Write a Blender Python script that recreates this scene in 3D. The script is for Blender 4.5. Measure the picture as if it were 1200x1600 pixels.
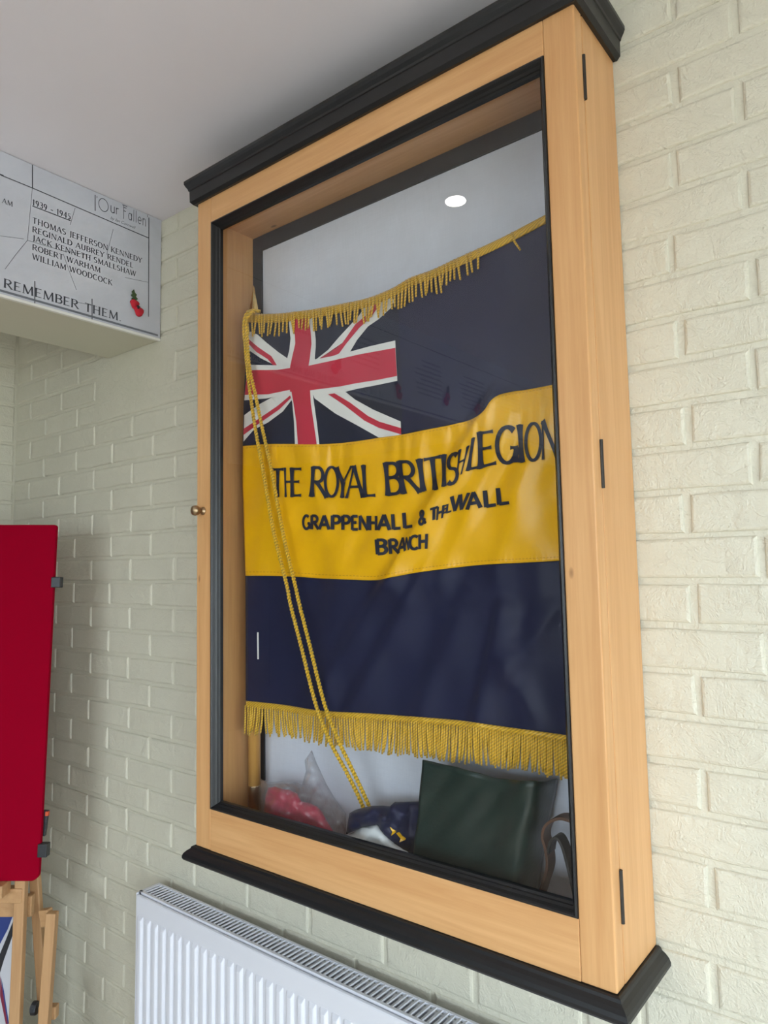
import bpy, bmesh, math, random
import numpy as np
from mathutils import Vector, Matrix
random.seed(7)
for o in list(bpy.data.objects): bpy.data.objects.remove(o, do_unlink=True)
SC = bpy.context.scene
COL = SC.collection

# ------------------------------------------------------------------ camera
FPX = 1115.0588                                   # focal length in pixels of the 1200 px wide frame
MR = np.array([[0.7838625842, 0.6207725386, -0.0141740749],
               [0.0612659185, -0.0546058311, 0.9966266555],
               [-0.6179044718, 0.7820867334, 0.0808356677]])
CAM = np.array([0.0, -1.24827, 1.55])
cd = bpy.data.cameras.new('camera'); cam = bpy.data.objects.new('camera', cd); COL.objects.link(cam)
cd.sensor_fit = 'HORIZONTAL'; cd.sensor_width = 36; cd.lens = 36 * FPX / 1200; cd.clip_start = 0.02
m = Matrix.Identity(4)
for i in range(3):
    m[i][0] = MR[0][i]; m[i][1] = MR[1][i]; m[i][2] = -MR[2][i]; m[i][3] = CAM[i]
cam.matrix_world = m
SC.camera = cam

# ------------------------------------------------------------------ world, light, exposure
SC.view_settings.view_transform = 'Standard'; SC.view_settings.look = 'None'
SC.view_settings.gamma = 1.0; SC.view_settings.use_curve_mapping = False
SC.view_settings.exposure = 0.82
wd = bpy.data.worlds.new('sky'); SC.world = wd; wd.use_nodes = True
bg = wd.node_tree.nodes['Background']
bg.inputs[0].default_value = (0.77, 0.89, 1.0, 1); bg.inputs[1].default_value = 6.0
YP = -0.80; XH = -5.6       # short brick pier on the left, unseen hall added beyond it to darken the glass reflection
CEIL = 2.636; XL = -2.784; XRW = 1.75; YFW = -4.2
WIN = dict(y0=-3.3, y1=-0.55, z0=0.08, z1=2.15)     # glazed opening in the wall on the right
pl = bpy.data.lights.new('window_portal', 'AREA'); pl.shape = 'RECTANGLE'
pl.size = WIN['y1'] - WIN['y0']; pl.size_y = WIN['z1'] - WIN['z0']; pl.cycles.is_portal = True
po = bpy.data.objects.new('window_portal', pl); COL.objects.link(po)
po.location = (XRW + 0.05, (WIN['y0'] + WIN['y1']) / 2, (WIN['z0'] + WIN['z1']) / 2)
po.rotation_euler = (math.pi / 2, 0, math.pi / 2)
WIN2 = dict(x0=-1.3, x1=1.4, z0=0.85, z1=2.2)      # window in the wall behind the camera
pl2 = bpy.data.lights.new('window_portal', 'AREA'); pl2.shape = 'RECTANGLE'; pl2.size = WIN2['x1'] - WIN2['x0']; pl2.size_y = WIN2['z1'] - WIN2['z0']; pl2.cycles.is_portal = True
po2 = bpy.data.objects.new('window_portal', pl2); COL.objects.link(po2)
po2.location = ((WIN2['x0'] + WIN2['x1']) / 2, YFW - 0.05, (WIN2['z0'] + WIN2['z1']) / 2); po2.rotation_euler = (math.pi / 2, 0, 0)

# ------------------------------------------------------------------ helpers
def on(px, ax, val):
    v = np.array([(px[0] - 600) / FPX, (800 - px[1]) / FPX, 1.0]) @ MR
    t = (val - CAM[ax]) / v[ax]
    return CAM + v * t
def U(px, py, y): return tuple(on((px, py), 1, y))
def pj(P):
    q = (np.array(P) - CAM) @ MR.T
    return 600 + FPX * q[0] / q[2], 800 - FPX * q[1] / q[2]

class MB:
    def __init__(s): s.v = []; s.f = []; s.m = []
    def add(s, vs, fs, mi=0):
        b = len(s.v); s.v += [tuple(map(float, x)) for x in vs]
        s.f += [tuple(b + i for i in f) for f in fs]; s.m += [mi] * len(fs); return s
    def box(s, a, b, mi=0):
        x0, x1 = sorted((a[0], b[0])); y0, y1 = sorted((a[1], b[1])); z0, z1 = sorted((a[2], b[2]))
        return s.add([(x0,y0,z0),(x1,y0,z0),(x1,y1,z0),(x0,y1,z0),(x0,y0,z1),(x1,y0,z1),(x1,y1,z1),(x0,y1,z1)],
                     [(3,2,1,0),(4,5,6,7),(0,1,5,4),(1,2,6,5),(2,3,7,6),(3,0,4,7)], mi)
    def bar(s, p, q, w, t, side, mi=0):
        p = Vector(p); q = Vector(q); d = (q - p).normalized(); sd = Vector(side); sd = (sd - d * sd.dot(d)).normalized(); n = d.cross(sd)
        vs = [c + sd * (a * w / 2) + n * (b * t / 2) for c in (p, q) for a, b in ((-1,-1),(1,-1),(1,1),(-1,1))]
        return s.add(vs, [(3,2,1,0),(4,5,6,7),(0,1,5,4),(1,2,6,5),(2,3,7,6),(3,0,4,7)], mi)
    def tube(s, pts, r, n=6, mi=0, cap=True):
        pts = [Vector(p) for p in pts]; k = len(pts); vs = []; fs = []
        up = None
        for i, p in enumerate(pts):
            d = (pts[min(i + 1, k - 1)] - pts[max(i - 1, 0)]).normalized()
            if up is None: up = d.orthogonal().normalized()
            up = (up - d * up.dot(d)).normalized(); sd = d.cross(up)
            rr = r[i] if isinstance(r, (list, tuple)) else r
            for j in range(n):
                a = 2 * math.pi * j / n; vs.append(p + (up * math.cos(a) + sd * math.sin(a)) * rr)
        for i in range(k - 1):
            for j in range(n):
                fs.append((i*n + j, i*n + (j+1) % n, (i+1)*n + (j+1) % n, (i+1)*n + j))
        if cap: fs += [tuple(range(n - 1, -1, -1)), tuple(range((k-1)*n, k*n))]
        return s.add(vs, fs, mi)
    def lathe(s, prof, c, axis=(0,0,1), n=24, mi=0):
        ax = Vector(axis).normalized(); u = ax.orthogonal().normalized(); w = ax.cross(u); c = Vector(c)
        vs = []; fs = []
        for r, h in prof:
            for j in range(n):
                a = 2*math.pi*j/n; vs.append(c + ax*h + (u*math.cos(a) + w*math.sin(a))*r)
        for i in range(len(prof) - 1):
            for j in range(n):
                fs.append((i*n + j, i*n + (j+1) % n, (i+1)*n + (j+1) % n, (i+1)*n + j))
        fs += [tuple(range(n-1, -1, -1)), tuple(range((len(prof)-1)*n, len(prof)*n))]
        return s.add(vs, fs, mi)
    def grid(s, P, mi=0):                       # P[i][j] -> point
        a = len(P); b = len(P[0])
        return s.add([p for r in P for p in r], [(i*b+j, i*b+j+1, (i+1)*b+j+1, (i+1)*b+j) for i in range(a-1) for j in range(b-1)], mi)
    def build(s, name, mats, parent=None, smooth=False, loc=(0,0,0), bevel=0, fix=True):
        me = bpy.data.meshes.new(name)
        L = Vector(loc)
        me.from_pydata([tuple(Vector(v) - L) for v in s.v], [], s.f)
        for mt in (mats if isinstance(mats, (list, tuple)) else [mats]): me.materials.append(mt)
        for p, mi in zip(me.polygons, s.m): p.material_index = mi; p.use_smooth = smooth
        if fix:
            bm = bmesh.new(); bm.from_mesh(me); bmesh.ops.recalc_face_normals(bm, faces=bm.faces); bm.to_mesh(me); bm.free()
        me.update()
        o = bpy.data.objects.new(name, me); COL.objects.link(o); o.location = L
        if parent is not None: o.parent = parent
        if bevel:
            b = o.modifiers.new('bevel', 'BEVEL'); b.width = bevel; b.segments = 2; b.limit_method = 'ANGLE'
        return o

def empty(name, loc=(0,0,0), rot=(0,0,0), parent=None):
    o = bpy.data.objects.new(name, None); COL.objects.link(o); o.location = loc; o.rotation_euler = rot
    o.empty_display_size = 0.05
    if parent is not None: o.parent = parent
    return o
def tag(o, label=None, cat=None, group=None, kind=None):
    if label: o['label'] = label
    if cat: o['category'] = cat
    if group: o['group'] = group
    if kind: o['kind'] = kind
    return o

# ------------------------------------------------------------------ materials
class NT:
    def __init__(s, name):
        s.mat = bpy.data.materials.new(name); s.mat.use_nodes = True; s.nt = s.mat.node_tree
        s.b = s.nt.nodes['Principled BSDF']; s.out = s.nt.nodes['Material Output']
    def n(s, t, **kw):
        x = s.nt.nodes.new(t)
        for k, v in kw.items():
            if k.startswith('i_'):
                k = k[2:]; k = int(k) if k.isdigit() else k.replace('_', ' ')
                x.inputs[k].default_value = v
            else: setattr(x, k, v)
        return x
    def l(s, a, b): s.nt.links.new(a, b)
    def coord(s, scale=(1,1,1), kind='Object', rot=(0,0,0)):
        c = s.n('ShaderNodeTexCoord'); mp = s.n('ShaderNodeMapping'); mp.inputs['Scale'].default_value = scale; mp.inputs['Rotation'].default_value = rot
        s.l(c.outputs[kind], mp.inputs['Vector']); return mp.outputs[0]
    def noise(s, vec, scale, detail=4, rough=0.55, dist=0):
        x = s.n('ShaderNodeTexNoise'); x.inputs['Scale'].default_value = scale; x.inputs['Detail'].default_value = detail
        x.inputs['Roughness'].default_value = rough; x.inputs['Distortion'].default_value = dist
        s.l(vec, x.inputs['Vector']); return x.outputs['Fac']
    def ramp(s, fac, stops):
        r = s.n('ShaderNodeValToRGB'); e = r.color_ramp.elements
        while len(e) < len(stops): e.new(0.5)
        for el, (p, c) in zip(e, stops): el.position = p; el.color = (*c, 1) if len(c) == 3 else c
        s.l(fac, r.inputs[0]); return r.outputs[0]
    def mix(s, fac, a, b, blend='MIX'):
        x = s.n('ShaderNodeMix', data_type='RGBA', blend_type=blend)
        for sock, v in ((x.inputs['Factor'], fac), (x.inputs['A'], a), (x.inputs['B'], b)):
            if hasattr(v, 'links'): s.l(v, sock)
            else: sock.default_value = v if not isinstance(v, tuple) else (*v, 1)[:4]
        return x.outputs['Result']
    def math(s, op, a, b=0.0):
        x = s.n('ShaderNodeMath', operation=op)
        for i, v in ((0, a), (1, b)):
            if hasattr(v, 'links'): s.l(v, x.inputs[i])
            else: x.inputs[i].default_value = v
        return x.outputs[0]
    def bump(s, h, strength=0.3, dist=0.002, prev=None):
        x = s.n('ShaderNodeBump'); x.inputs['Strength'].default_value = strength; x.inputs['Distance'].default_value = dist
        s.l(h, x.inputs['Height'])
        if prev is not None: s.l(prev, x.inputs['Normal'])
        s.l(x.outputs[0], s.b.inputs['Normal']); return x.outputs[0]
    def set(s, **kw):
        for k, v in kw.items():
            k = k.replace('_', ' ')
            sock = s.b.inputs[k]
            if hasattr(v, 'links'): s.l(v, sock)
            else: sock.default_value = (*v, 1) if isinstance(v, tuple) and len(v) == 3 else v
        return s

def plain(name, col, rough=0.5, metal=0.0, noise=0.06, scale=30, bump=0.0, **kw):
    t = NT(name); v = t.coord()
    c = t.mix(t.noise(v, scale), tuple(x * (1 - noise) for x in col), tuple(min(1, x * (1 + noise)) for x in col))
    t.set(Base_Color=c, Roughness=rough, Metallic=metal, **kw)
    if bump: t.bump(t.noise(v, scale * 4, 6), bump, 0.002)
    return t.mat

def m_brick():
    t = NT('painted_brick'); v = t.coord(kind='Object')
    oi = t.n('ShaderNodeObjectInfo'); ad = t.n('ShaderNodeVectorMath', operation='ADD')
    sc = t.n('ShaderNodeVectorMath', operation='SCALE'); cx = t.n('ShaderNodeCombineXYZ')
    for i in range(3): t.l(oi.outputs['Random'], cx.inputs[i])
    t.l(cx.outputs[0], sc.inputs[0]); sc.inputs['Scale'].default_value = 37.0
    t.l(v, ad.inputs[0]); t.l(sc.outputs[0], ad.inputs[1]); v = ad.outputs[0]
    c = t.mix(t.noise(v, 9, 3), (0.640, 0.605, 0.485), (0.70, 0.665, 0.545))
    t.set(Base_Color=c, Roughness=0.40)
    h1 = t.noise(v, 26, 3, 0.5, 0.6); h2 = t.noise(v, 260, 3, 0.6)
    vo = t.n('ShaderNodeTexVoronoi', feature='SMOOTH_F1'); vo.inputs['Scale'].default_value = 55; t.l(v, vo.inputs['Vector'])
    cr = t.ramp(t.noise(v, 14, 5, 0.65, 1.4), [(0.46, (0,0,0)), (0.50, (1,1,1)), (0.54, (0,0,0))])
    h = t.math('ADD', t.math('MULTIPLY', h1, 0.9), t.math('MULTIPLY', h2, 0.30))
    h = t.math('ADD', h, t.math('MULTIPLY', cr, 0.10))
    h = t.math('ADD', h, t.math('MULTIPLY', vo.outputs['Distance'], 0.12))
    t.bump(h, 0.9, 0.005)
    return t.mat
def m_wood(name, axis, dark=(0.60,0.30,0.115), light=(0.74,0.42,0.185), rough=0.38):
    t = NT(name); s = [38, 38, 38]; s[axis] = 1.6
    oi = t.n('ShaderNodeObjectInfo'); v = t.coord(scale=tuple(s))
    ad = t.n('ShaderNodeVectorMath', operation='ADD'); cx = t.n('ShaderNodeCombineXYZ')
    rr = t.math('MULTIPLY', oi.outputs['Random'], 60.0)
    for i in range(3): t.l(rr, cx.inputs[i])
    t.l(v, ad.inputs[0]); t.l(cx.outputs[0], ad.inputs[1]); v = ad.outputs[0]
    g = t.noise(v, 1.0, 5, 0.6, 0.9); g2 = t.noise(v, 4.5, 3, 0.6)
    fac = t.math('ADD', t.math('MULTIPLY', g, 0.75), t.math('MULTIPLY', g2, 0.25))
    c = t.ramp(fac, [(0.32, dark), (0.5, tuple((a + b) / 2 for a, b in zip(dark, light))), (0.68, light)])
    v2 = t.coord(scale=(9, 9, 9) if axis != 2 else (9, 9, 5)); big = t.noise(v2, 1, 3)
    c = t.mix(t.ramp(big, [(0.35, (0,0,0)), (0.75, (1,1,1))]), c, tuple(x * 0.82 for x in dark), 'MIX') if False else c
    kn = t.n('ShaderNodeTexVoronoi'); kn.inputs['Scale'].default_value = 13
    vk = t.coord(scale=(1,1,0.45) if axis == 2 else (0.45,1,1)); t.l(vk, kn.inputs['Vector'])
    k = t.ramp(kn.outputs['Distance'], [(0.03, (1,1,1)), (0.075, (0,0,0))])
    sel = t.n('ShaderNodeSeparateColor'); t.l(kn.outputs['Color'], sel.inputs[0])
    k = t.math('MULTIPLY', k, t.math('GREATER_THAN', sel.outputs[0], 0.72))
    c = t.mix(t.math('MULTIPLY', k, 0.75), c, (0.16, 0.06, 0.02))
    t.set(Base_Color=c, Roughness=rough); t.bump(fac, 0.12, 0.0008)
    return t.mat
def m_cloth(name, col, rough=0.55, sheen=0.2, weave=2600, var=0.12, spec=0.35):
    t = NT(name); v = t.coord()
    c = t.mix(t.noise(v, 14, 4), tuple(x * (1 - var) for x in col), tuple(min(1, x * (1 + var)) for x in col))
    t.set(Base_Color=c, Roughness=rough, Sheen_Weight=sheen, Specular_IOR_Level=spec)
    w1 = t.n('ShaderNodeTexWave', bands_direction='X'); w1.inputs['Scale'].default_value = weave / 6.28; t.l(v, w1.inputs['Vector'])
    w2 = t.n('ShaderNodeTexWave', bands_direction='Z'); w2.inputs['Scale'].default_value = weave / 6.28; t.l(v, w2.inputs['Vector'])
    h = t.math('ADD', t.math('MULTIPLY', t.math('ADD', w1.outputs['Fac'], w2.outputs['Fac']), 0.02), t.noise(v, 16, 2, 0.5))
    t.bump(h, 0.25, 0.004)
    return t.mat
def m_glass(name, f0=0.08, tint=(0.97, 0.98, 0.98)):
    t = NT(name); t.nt.nodes.remove(t.b)
    lw = t.n('ShaderNodeLayerWeight'); lw.inputs['Blend'].default_value = 0.5          # reflectance of both faces of the sheet
    fac = t.math('ADD', t.math('MULTIPLY', t.math('POWER', lw.outputs['Facing'], 5.0), 1 - f0), f0)
    tr = t.n('ShaderNodeBsdfTransparent'); tr.inputs[0].default_value = (*tint, 1)
    gl = t.n('ShaderNodeBsdfGlossy'); gl.inputs['Roughness'].default_value = 0.012
    mx = t.n('ShaderNodeMixShader'); t.l(fac, mx.inputs[0]); t.l(tr.outputs[0], mx.inputs[1]); t.l(gl.outputs[0], mx.inputs[2])
    t.l(mx.outputs[0], t.out.inputs[0])
    return t.mat
def m_plastic_film():
    t = NT('clear_film'); t.nt.nodes.remove(t.b); v = t.coord()
    bp = t.n('ShaderNodeBump'); bp.inputs['Strength'].default_value = 0.9; bp.inputs['Distance'].default_value = 0.006
    t.l(t.noise(v, 34, 4, 0.6, 0.8), bp.inputs['Height'])
    lw = t.n('ShaderNodeLayerWeight'); lw.inputs['Blend'].default_value = 0.5; t.l(bp.outputs[0], lw.inputs['Normal'])
    fac = t.math('ADD', t.math('MULTIPLY', t.math('POWER', lw.outputs['Facing'], 3.0), 0.7), 0.05)
    tr = t.n('ShaderNodeBsdfTransparent'); tr.inputs[0].default_value = (0.93, 0.93, 0.94, 1)
    gl = t.n('ShaderNodeBsdfGlossy'); gl.inputs['Roughness'].default_value = 0.16; t.l(bp.outputs[0], gl.inputs['Normal'])
    df = t.n('ShaderNodeBsdfDiffuse'); df.inputs[0].default_value = (0.7, 0.68, 0.68, 1); t.l(bp.outputs[0], df.inputs['Normal'])
    m1 = t.n('ShaderNodeMixShader'); t.l(fac, m1.inputs[0]); t.l(tr.outputs[0], m1.inputs[1]); t.l(gl.outputs[0], m1.inputs[2])
    m2 = t.n('ShaderNodeMixShader'); m2.inputs[0].default_value = 0.06; t.l(m1.outputs[0], m2.inputs[1]); t.l(df.outputs[0], m2.inputs[2])
    t.l(m2.outputs[0], t.out.inputs[0]); return t.mat
def m_gold(name, col=(0.82, 0.47, 0.018), scale=420):
    t = NT(name); v = t.coord(rot=(0, 0.6, 0))
    w = t.n('ShaderNodeTexWave', bands_direction='Z'); w.inputs['Scale'].default_value = scale / 6.28; t.l(v, w.inputs['Vector'])
    c = t.mix(w.outputs['Fac'], tuple(x * 0.55 for x in col), col)
    t.set(Base_Color=c, Roughness=0.45, Sheen_Weight=0.2, Specular_IOR_Level=0.6); t.bump(w.outputs['Fac'], 0.5, 0.001)
    return t.mat
def m_stone():
    t = NT('printed_stone'); v = t.coord()
    c = t.ramp(t.noise(v, 3.2, 6, 0.6, 0.4), [(0.3, (0.52, 0.53, 0.585)), (0.55, (0.59, 0.60, 0.66)), (0.75, (0.65, 0.655, 0.71))])
    st = t.ramp(t.noise(v, 9, 6, 0.7, 0.7), [(0.66, (0,0,0)), (0.78, (1,1,1))])
    c = t.mix(t.math('MULTIPLY', st, 0.5), c, (0.22, 0.24, 0.29)); t.set(Base_Color=c, Roughness=0.45); return t.mat
def m_linen():
    t = NT('backing_linen'); v = t.coord(scale=(1,1,1))
    a = t.noise(t.coord(scale=(420, 420, 30)), 1, 2); b = t.noise(t.coord(scale=(30, 420, 420)), 1, 2)
    f = t.math('MULTIPLY', t.math('ADD', a, b), 0.5)
    c = t.mix(f, (0.63, 0.65, 0.73), (0.78, 0.80, 0.88)); c = t.mix(t.ramp(t.noise(v, 4, 4), [(0.4, (0,0,0)), (0.8, (1,1,1))]), c, (0.60, 0.60, 0.65))
    t.set(Base_Color=c, Roughness=0.8); t.bump(f, 0.3, 0.0006); return t.mat
def m_emit(name, col, s):
    t = NT(name); t.set(Base_Color=(0.9, 0.9, 0.9), Emission_Color=col, Emission_Strength=s); return t.mat

M = dict(
    brick=m_brick(), wood_v=m_wood('pine_upright', 2), wood_h=m_wood('pine_rail', 0),
    wood_in=m_wood('pine_inside', 2, (0.58, 0.29, 0.105), (0.72, 0.40, 0.16)),
    beech_v=m_wood('beech_easel', 2, (0.43, 0.23, 0.10), (0.55, 0.32, 0.15), 0.5), beech_h=m_wood('beech_bar', 0, (0.43, 0.23, 0.10), (0.55, 0.32, 0.15), 0.5),
    pole=m_wood('varnished_pole', 2, (0.55, 0.26, 0.06), (0.66, 0.36, 0.10), 0.3),
    black=plain('black_paint', (0.010, 0.010, 0.011), 0.40, noise=0.2, scale=12, bump=0.08),
    border=plain('black_border', (0.022, 0.023, 0.026), 0.6),
    glass=m_glass('cabinet_glass', 0.068), winglass=m_glass('window_glass', 0.06), film=m_plastic_film(),
    linen=m_linen(), plaster=plain('ceiling_plaster', (0.82, 0.775, 0.82), 0.8, noise=0.03, scale=3, bump=0.03),
    wallpaint=plain('wall_paint', (0.64, 0.62, 0.50), 0.6, noise=0.03, scale=4, bump=0.05),
    halldim=plain('hall_darkened', (0.17, 0.17, 0.19), 0.7, noise=0.05, scale=4),  # unseen hall walls, colour darkened so the cabinet glass mirrors less light
    beam=plain('beam_paint', (0.63, 0.605, 0.485), 0.55, noise=0.03, scale=5, bump=0.04),
    carpet=plain('floor_vinyl', (0.56, 0.47, 0.38), 0.5, noise=0.08, scale=20, bump=0.05),
    navy=m_cloth('navy_silk', (0.012, 0.014, 0.046), 0.5, 0.05, spec=0.3), navy2=m_cloth('navy_canton', (0.011, 0.014, 0.034), 0.55, 0.04),
    yellow=m_cloth('yellow_silk', (0.88, 0.46, 0.004), 0.30, 0.0, var=0.05, spec=0.5),
    white=m_cloth('white_bunting', (0.76, 0.745, 0.71), 0.7, 0.1, var=0.05), red=m_cloth('red_bunting', (0.54, 0.024, 0.055), 0.65, 0.1, var=0.08),
    letter=m_cloth('letter_navy', (0.018, 0.020, 0.038), 0.7, 0.0, var=0.05), stitch=plain('stitching', (0.62, 0.30, 0.02), 0.7),
    gold=m_gold('gold_fringe'), cord=m_gold('gold_cord', (0.84, 0.50, 0.012), 300),
    brass=plain('polished_brass', (0.80, 0.60, 0.26), 0.18, 1.0, 0.05), oldbrass=plain('old_brass', (0.42, 0.30, 0.18), 0.32, 1.0, 0.15, 60),
    iron=plain('dark_hinge', (0.05, 0.045, 0.04), 0.5, 0.6, 0.3, 90),
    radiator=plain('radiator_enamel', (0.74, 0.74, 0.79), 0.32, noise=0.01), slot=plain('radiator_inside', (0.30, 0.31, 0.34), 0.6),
    felt=plain('red_felt', (0.27, 0.0005, 0.014), 0.95, noise=0.04, scale=200, bump=0.12, Specular_IOR_Level=0.05), clip=plain('black_plastic', (0.02, 0.022, 0.026), 0.4),
    orange=plain('orange_button', (0.6, 0.08, 0.02), 0.5), stone=m_stone(), ink=plain('printed_ink', (0.055, 0.06, 0.075), 0.6), ink2=plain('printed_crack', (0.16, 0.17, 0.20), 0.6),
    strip=plain('white_trim', (0.80, 0.79, 0.74), 0.45), poppy=plain('poppy_paper', (0.55, 0.012, 0.03), 0.7), leaf=plain('poppy_leaf', (0.05, 0.085, 0.03), 0.7),
    leather=plain('green_leathercloth', (0.012, 0.026, 0.021), 0.30, noise=0.25, scale=40, bump=0.25), belt=plain('brown_leather', (0.10, 0.045, 0.025), 0.45, noise=0.2),
    belt2=plain('dark_leather', (0.018, 0.015, 0.014), 0.5), pinkred=m_cloth('red_wool', (0.50, 0.015, 0.055), 0.7, 0.2), glove=m_cloth('white_cotton', (0.70, 0.71, 0.70), 0.8, 0.1),
    blue=plain('blue_print', (0.02, 0.045, 0.22), 0.5), wprint=plain('white_print', (0.62, 0.62, 0.66), 0.5), kprint=plain('black_print', (0.015, 0.015, 0.02), 0.5), rprint=plain('red_print', (0.22, 0.02, 0.05), 0.5),
    upvc=plain('white_upvc', (0.80, 0.80, 0.80), 0.35), paving=plain('outside_paving', (0.50, 0.46, 0.40), 0.9, noise=0.2, scale=6), lamp=m_emit('lamp_disc', (1.0, 0.95, 0.88, 1), 22.0),
    alu=plain('lamp_trim', (0.72, 0.72, 0.72), 0.35))

# ------------------------------------------------------------------ room shell
def struct(o): o['kind'] = 'structure'; return o
struct(MB().box((XH - .2, YFW - .2, -0.1), (XRW + .2, 0.2, 0)).build('floor', M['carpet']))
struct(MB().box((XH - .2, YFW - .2, CEIL), (XRW + .2, 0.2, CEIL + .1)).build('ceiling', M['plaster']))
W2 = WIN2
w = MB()
struct(MB().box((XH - .2, YFW - .2, 0), (-2.05, YFW, CEIL)).build('wall_front', M['halldim']))  # unseen stretch, coloured dark to dim its reflection in the glass
w.box((-2.05, YFW - .2, 0), (W2['x0'], YFW, CEIL)); w.box((W2['x1'], YFW - .2, 0), (XRW + .25, YFW, CEIL))
w.box((W2['x0'], YFW - .2, 0), (W2['x1'], YFW, W2['z0'])); w.box((W2['x0'], YFW - .2, W2['z1']), (W2['x1'], YFW, CEIL))
struct(w.build('wall_front', M['wallpaint']))
w = MB(); W = WIN
w.box((XRW, YFW, 0), (XRW + .25, W['y0'], CEIL)); w.box((XRW, W['y1'], 0), (XRW + .25, 0.2, CEIL))
w.box((XRW, W['y0'], 0), (XRW + .25, W['y1'], W['z0'])); w.box((XRW, W['y0'], W['z1']), (XRW + .25, W['y1'], CEIL))
struct(w.build('wall_right', M['wallpaint']))
win = struct(empty('window_1', (XRW + .1, (W['y0'] + W['y1']) / 2, W['z0'])))
def wpart(name, a, b, mat):
    c = Vector(win.location); o = MB().box(tuple(Vector(a) - c), tuple(Vector(b) - c)).build(name, mat, win); return o
for zz in (W['z0'], W['z1'] - .06): wpart('frame_rail', (XRW + .07, W['y0'], zz), (XRW + .13, W['y1'], zz + .06), M['upvc'])
for i in range(4):
    yy = W['y0'] + (W['y1'] - W['y0'] - .06) * i / 3
    wpart('frame_post', (XRW + .07, yy, W['z0'] + .06), (XRW + .13, yy + .06, W['z1'] - .06), M['upvc'])
    if i < 3:
        y2 = W['y0'] + (W['y1'] - W['y0'] - .06) * (i + 1) / 3
        wpart('pane', (XRW + .099, yy + .06, W['z0'] + .06), (XRW + .101, y2, W['z1'] - .06), M['winglass'])
win2 = struct(empty('window_2', ((W2['x0'] + W2['x1']) / 2, YFW - .1, W2['z0'])))
def wpart2(name, a, b, mat): c = Vector(win2.location); return MB().box(tuple(Vector(a) - c), tuple(Vector(b) - c)).build(name, mat, win2)
for zz in (W2['z0'], W2['z1'] - .06): wpart2('frame_rail', (W2['x0'], YFW - .13, zz), (W2['x1'], YFW - .07, zz + .06), M['upvc'])
for i in range(4):
    xx = W2['x0'] + (W2['x1'] - W2['x0'] - .06) * i / 3
    wpart2('frame_post', (xx, YFW - .13, W2['z0'] + .06), (xx + .06, YFW - .07, W2['z1'] - .06), M['upvc'])
    if i < 3:
        x2 = W2['x0'] + (W2['x1'] - W2['x0'] - .06) * (i + 1) / 3
        wpart2('pane', (xx + .06, YFW - .101, W2['z0'] + .06), (x2, YFW - .099, W2['z1'] - .06), M['winglass'])
struct(MB().box((-30, -35, -0.22), (35, 30, -0.12)).build('ground_outside', M['paving']))

# brick walls: painted bricks on a recessed mortar face
MORT = 0.0046
wall_back = struct(MB().box((XL - .2, MORT, 0), (XRW + .25, 0.2, CEIL)).build('wall_back', M['brick'], fix=True))
wall_left = struct(MB().box((XL - .2, YP, 0), (XL - MORT, 0.2, CEIL)).build('wall_left', M['brick']))
struct(MB().box((XH, YP, 0), (XL - .2, YP + .15, CEIL)).build('wall_hall', M['halldim'])); struct(MB().box((XH - .15, YFW - .2, 0), (XH, YP + .15, CEIL)).build('wall_far_left', M['halldim']))  # unseen hall walls, dark colour stands in for an unlit space
rb = random.Random(3)
def brick_mesh(L, H, seed, name):
    r = random.Random(seed); b = MB(); hw, hh = L / 2, H / 2
    base = [(-1,-1),(-.33,-1),(.33,-1),(1,-1),(1,1),(.33,1),(-.33,1),(-1,1)]
    jit = [(r.uniform(-.0016, .0016), r.uniform(-.0016, .0016)) for _ in base]
    rings = [(0.012, 0.0), (0.0036, 0.0), (0.0013, 0.0018), (0.0, 0.0052)]
    vs = []
    for y, ins in rings:
        for (sx, sz), (jx, jz) in zip(base, jit):
            vs.append((sx * (hw - (ins if abs(sx) == 1 else 0)) + jx, y, sz * (hh - ins) + jz))
    n = 8; fs = []
    for i in range(3):
        for j in range(n): fs.append((i*n+j, i*n+(j+1) % n, (i+1)*n+(j+1) % n, (i+1)*n+j))
    t = 24; fs += [(t, t+1, t+6, t+7), (t+1, t+2, t+5, t+6), (t+2, t+3, t+4, t+5)]
    return vs, fs
MESHES = {}
def get_mesh(L, H):
    key = (round(L, 3), round(H, 3), rb.randrange(6))
    if key not in MESHES:
        vs, fs = brick_mesh(L, H, hash(key) & 0xffff, 'brick')
        me = bpy.data.meshes.new('brick'); me.from_pydata(vs, [], fs); me.materials.append(M['brick'])
        bm = bmesh.new(); bm.from_mesh(me); bmesh.ops.recalc_face_normals(bm, faces=bm.faces); bm.to_mesh(me); bm.free()
        MESHES[key] = me
    return MESHES[key]
Z0 = 1.55 + 0.1242; PX = -2.2121
RX = {11: (1051,16), 10: (1148,30), 9: (1052,130), 8: (1154,160), 7: (1053,265), 6: (1163,285), 5: (1048,395), 4: (1176,427), 3: (1062,527), 2: (1177,577), 1: (1075,666), 0: (1179,721),
      -1: (1073,802), -2: (1190,868), -3: (1084,945), -5: (1092,1088), -7: (1101,1241), -9: (1112,1390), -11: (1116,1535)}
CABPOLY = [(330,318), (900,15), (960,110), (1022,1455), (966,1550), (310,1325)]
def inside(p, poly):
    c = False; j = len(poly) - 1
    for i in range(len(poly)):
        (xi, yi), (xj, yj) = poly[i], poly[j]
        if (yi > p[1]) != (yj > p[1]) and p[0] < (xj - xi) * (p[1] - yi) / (yj - yi) + xi: c = not c
        j = i
    return c
rest = MB(); nb = 0
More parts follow.
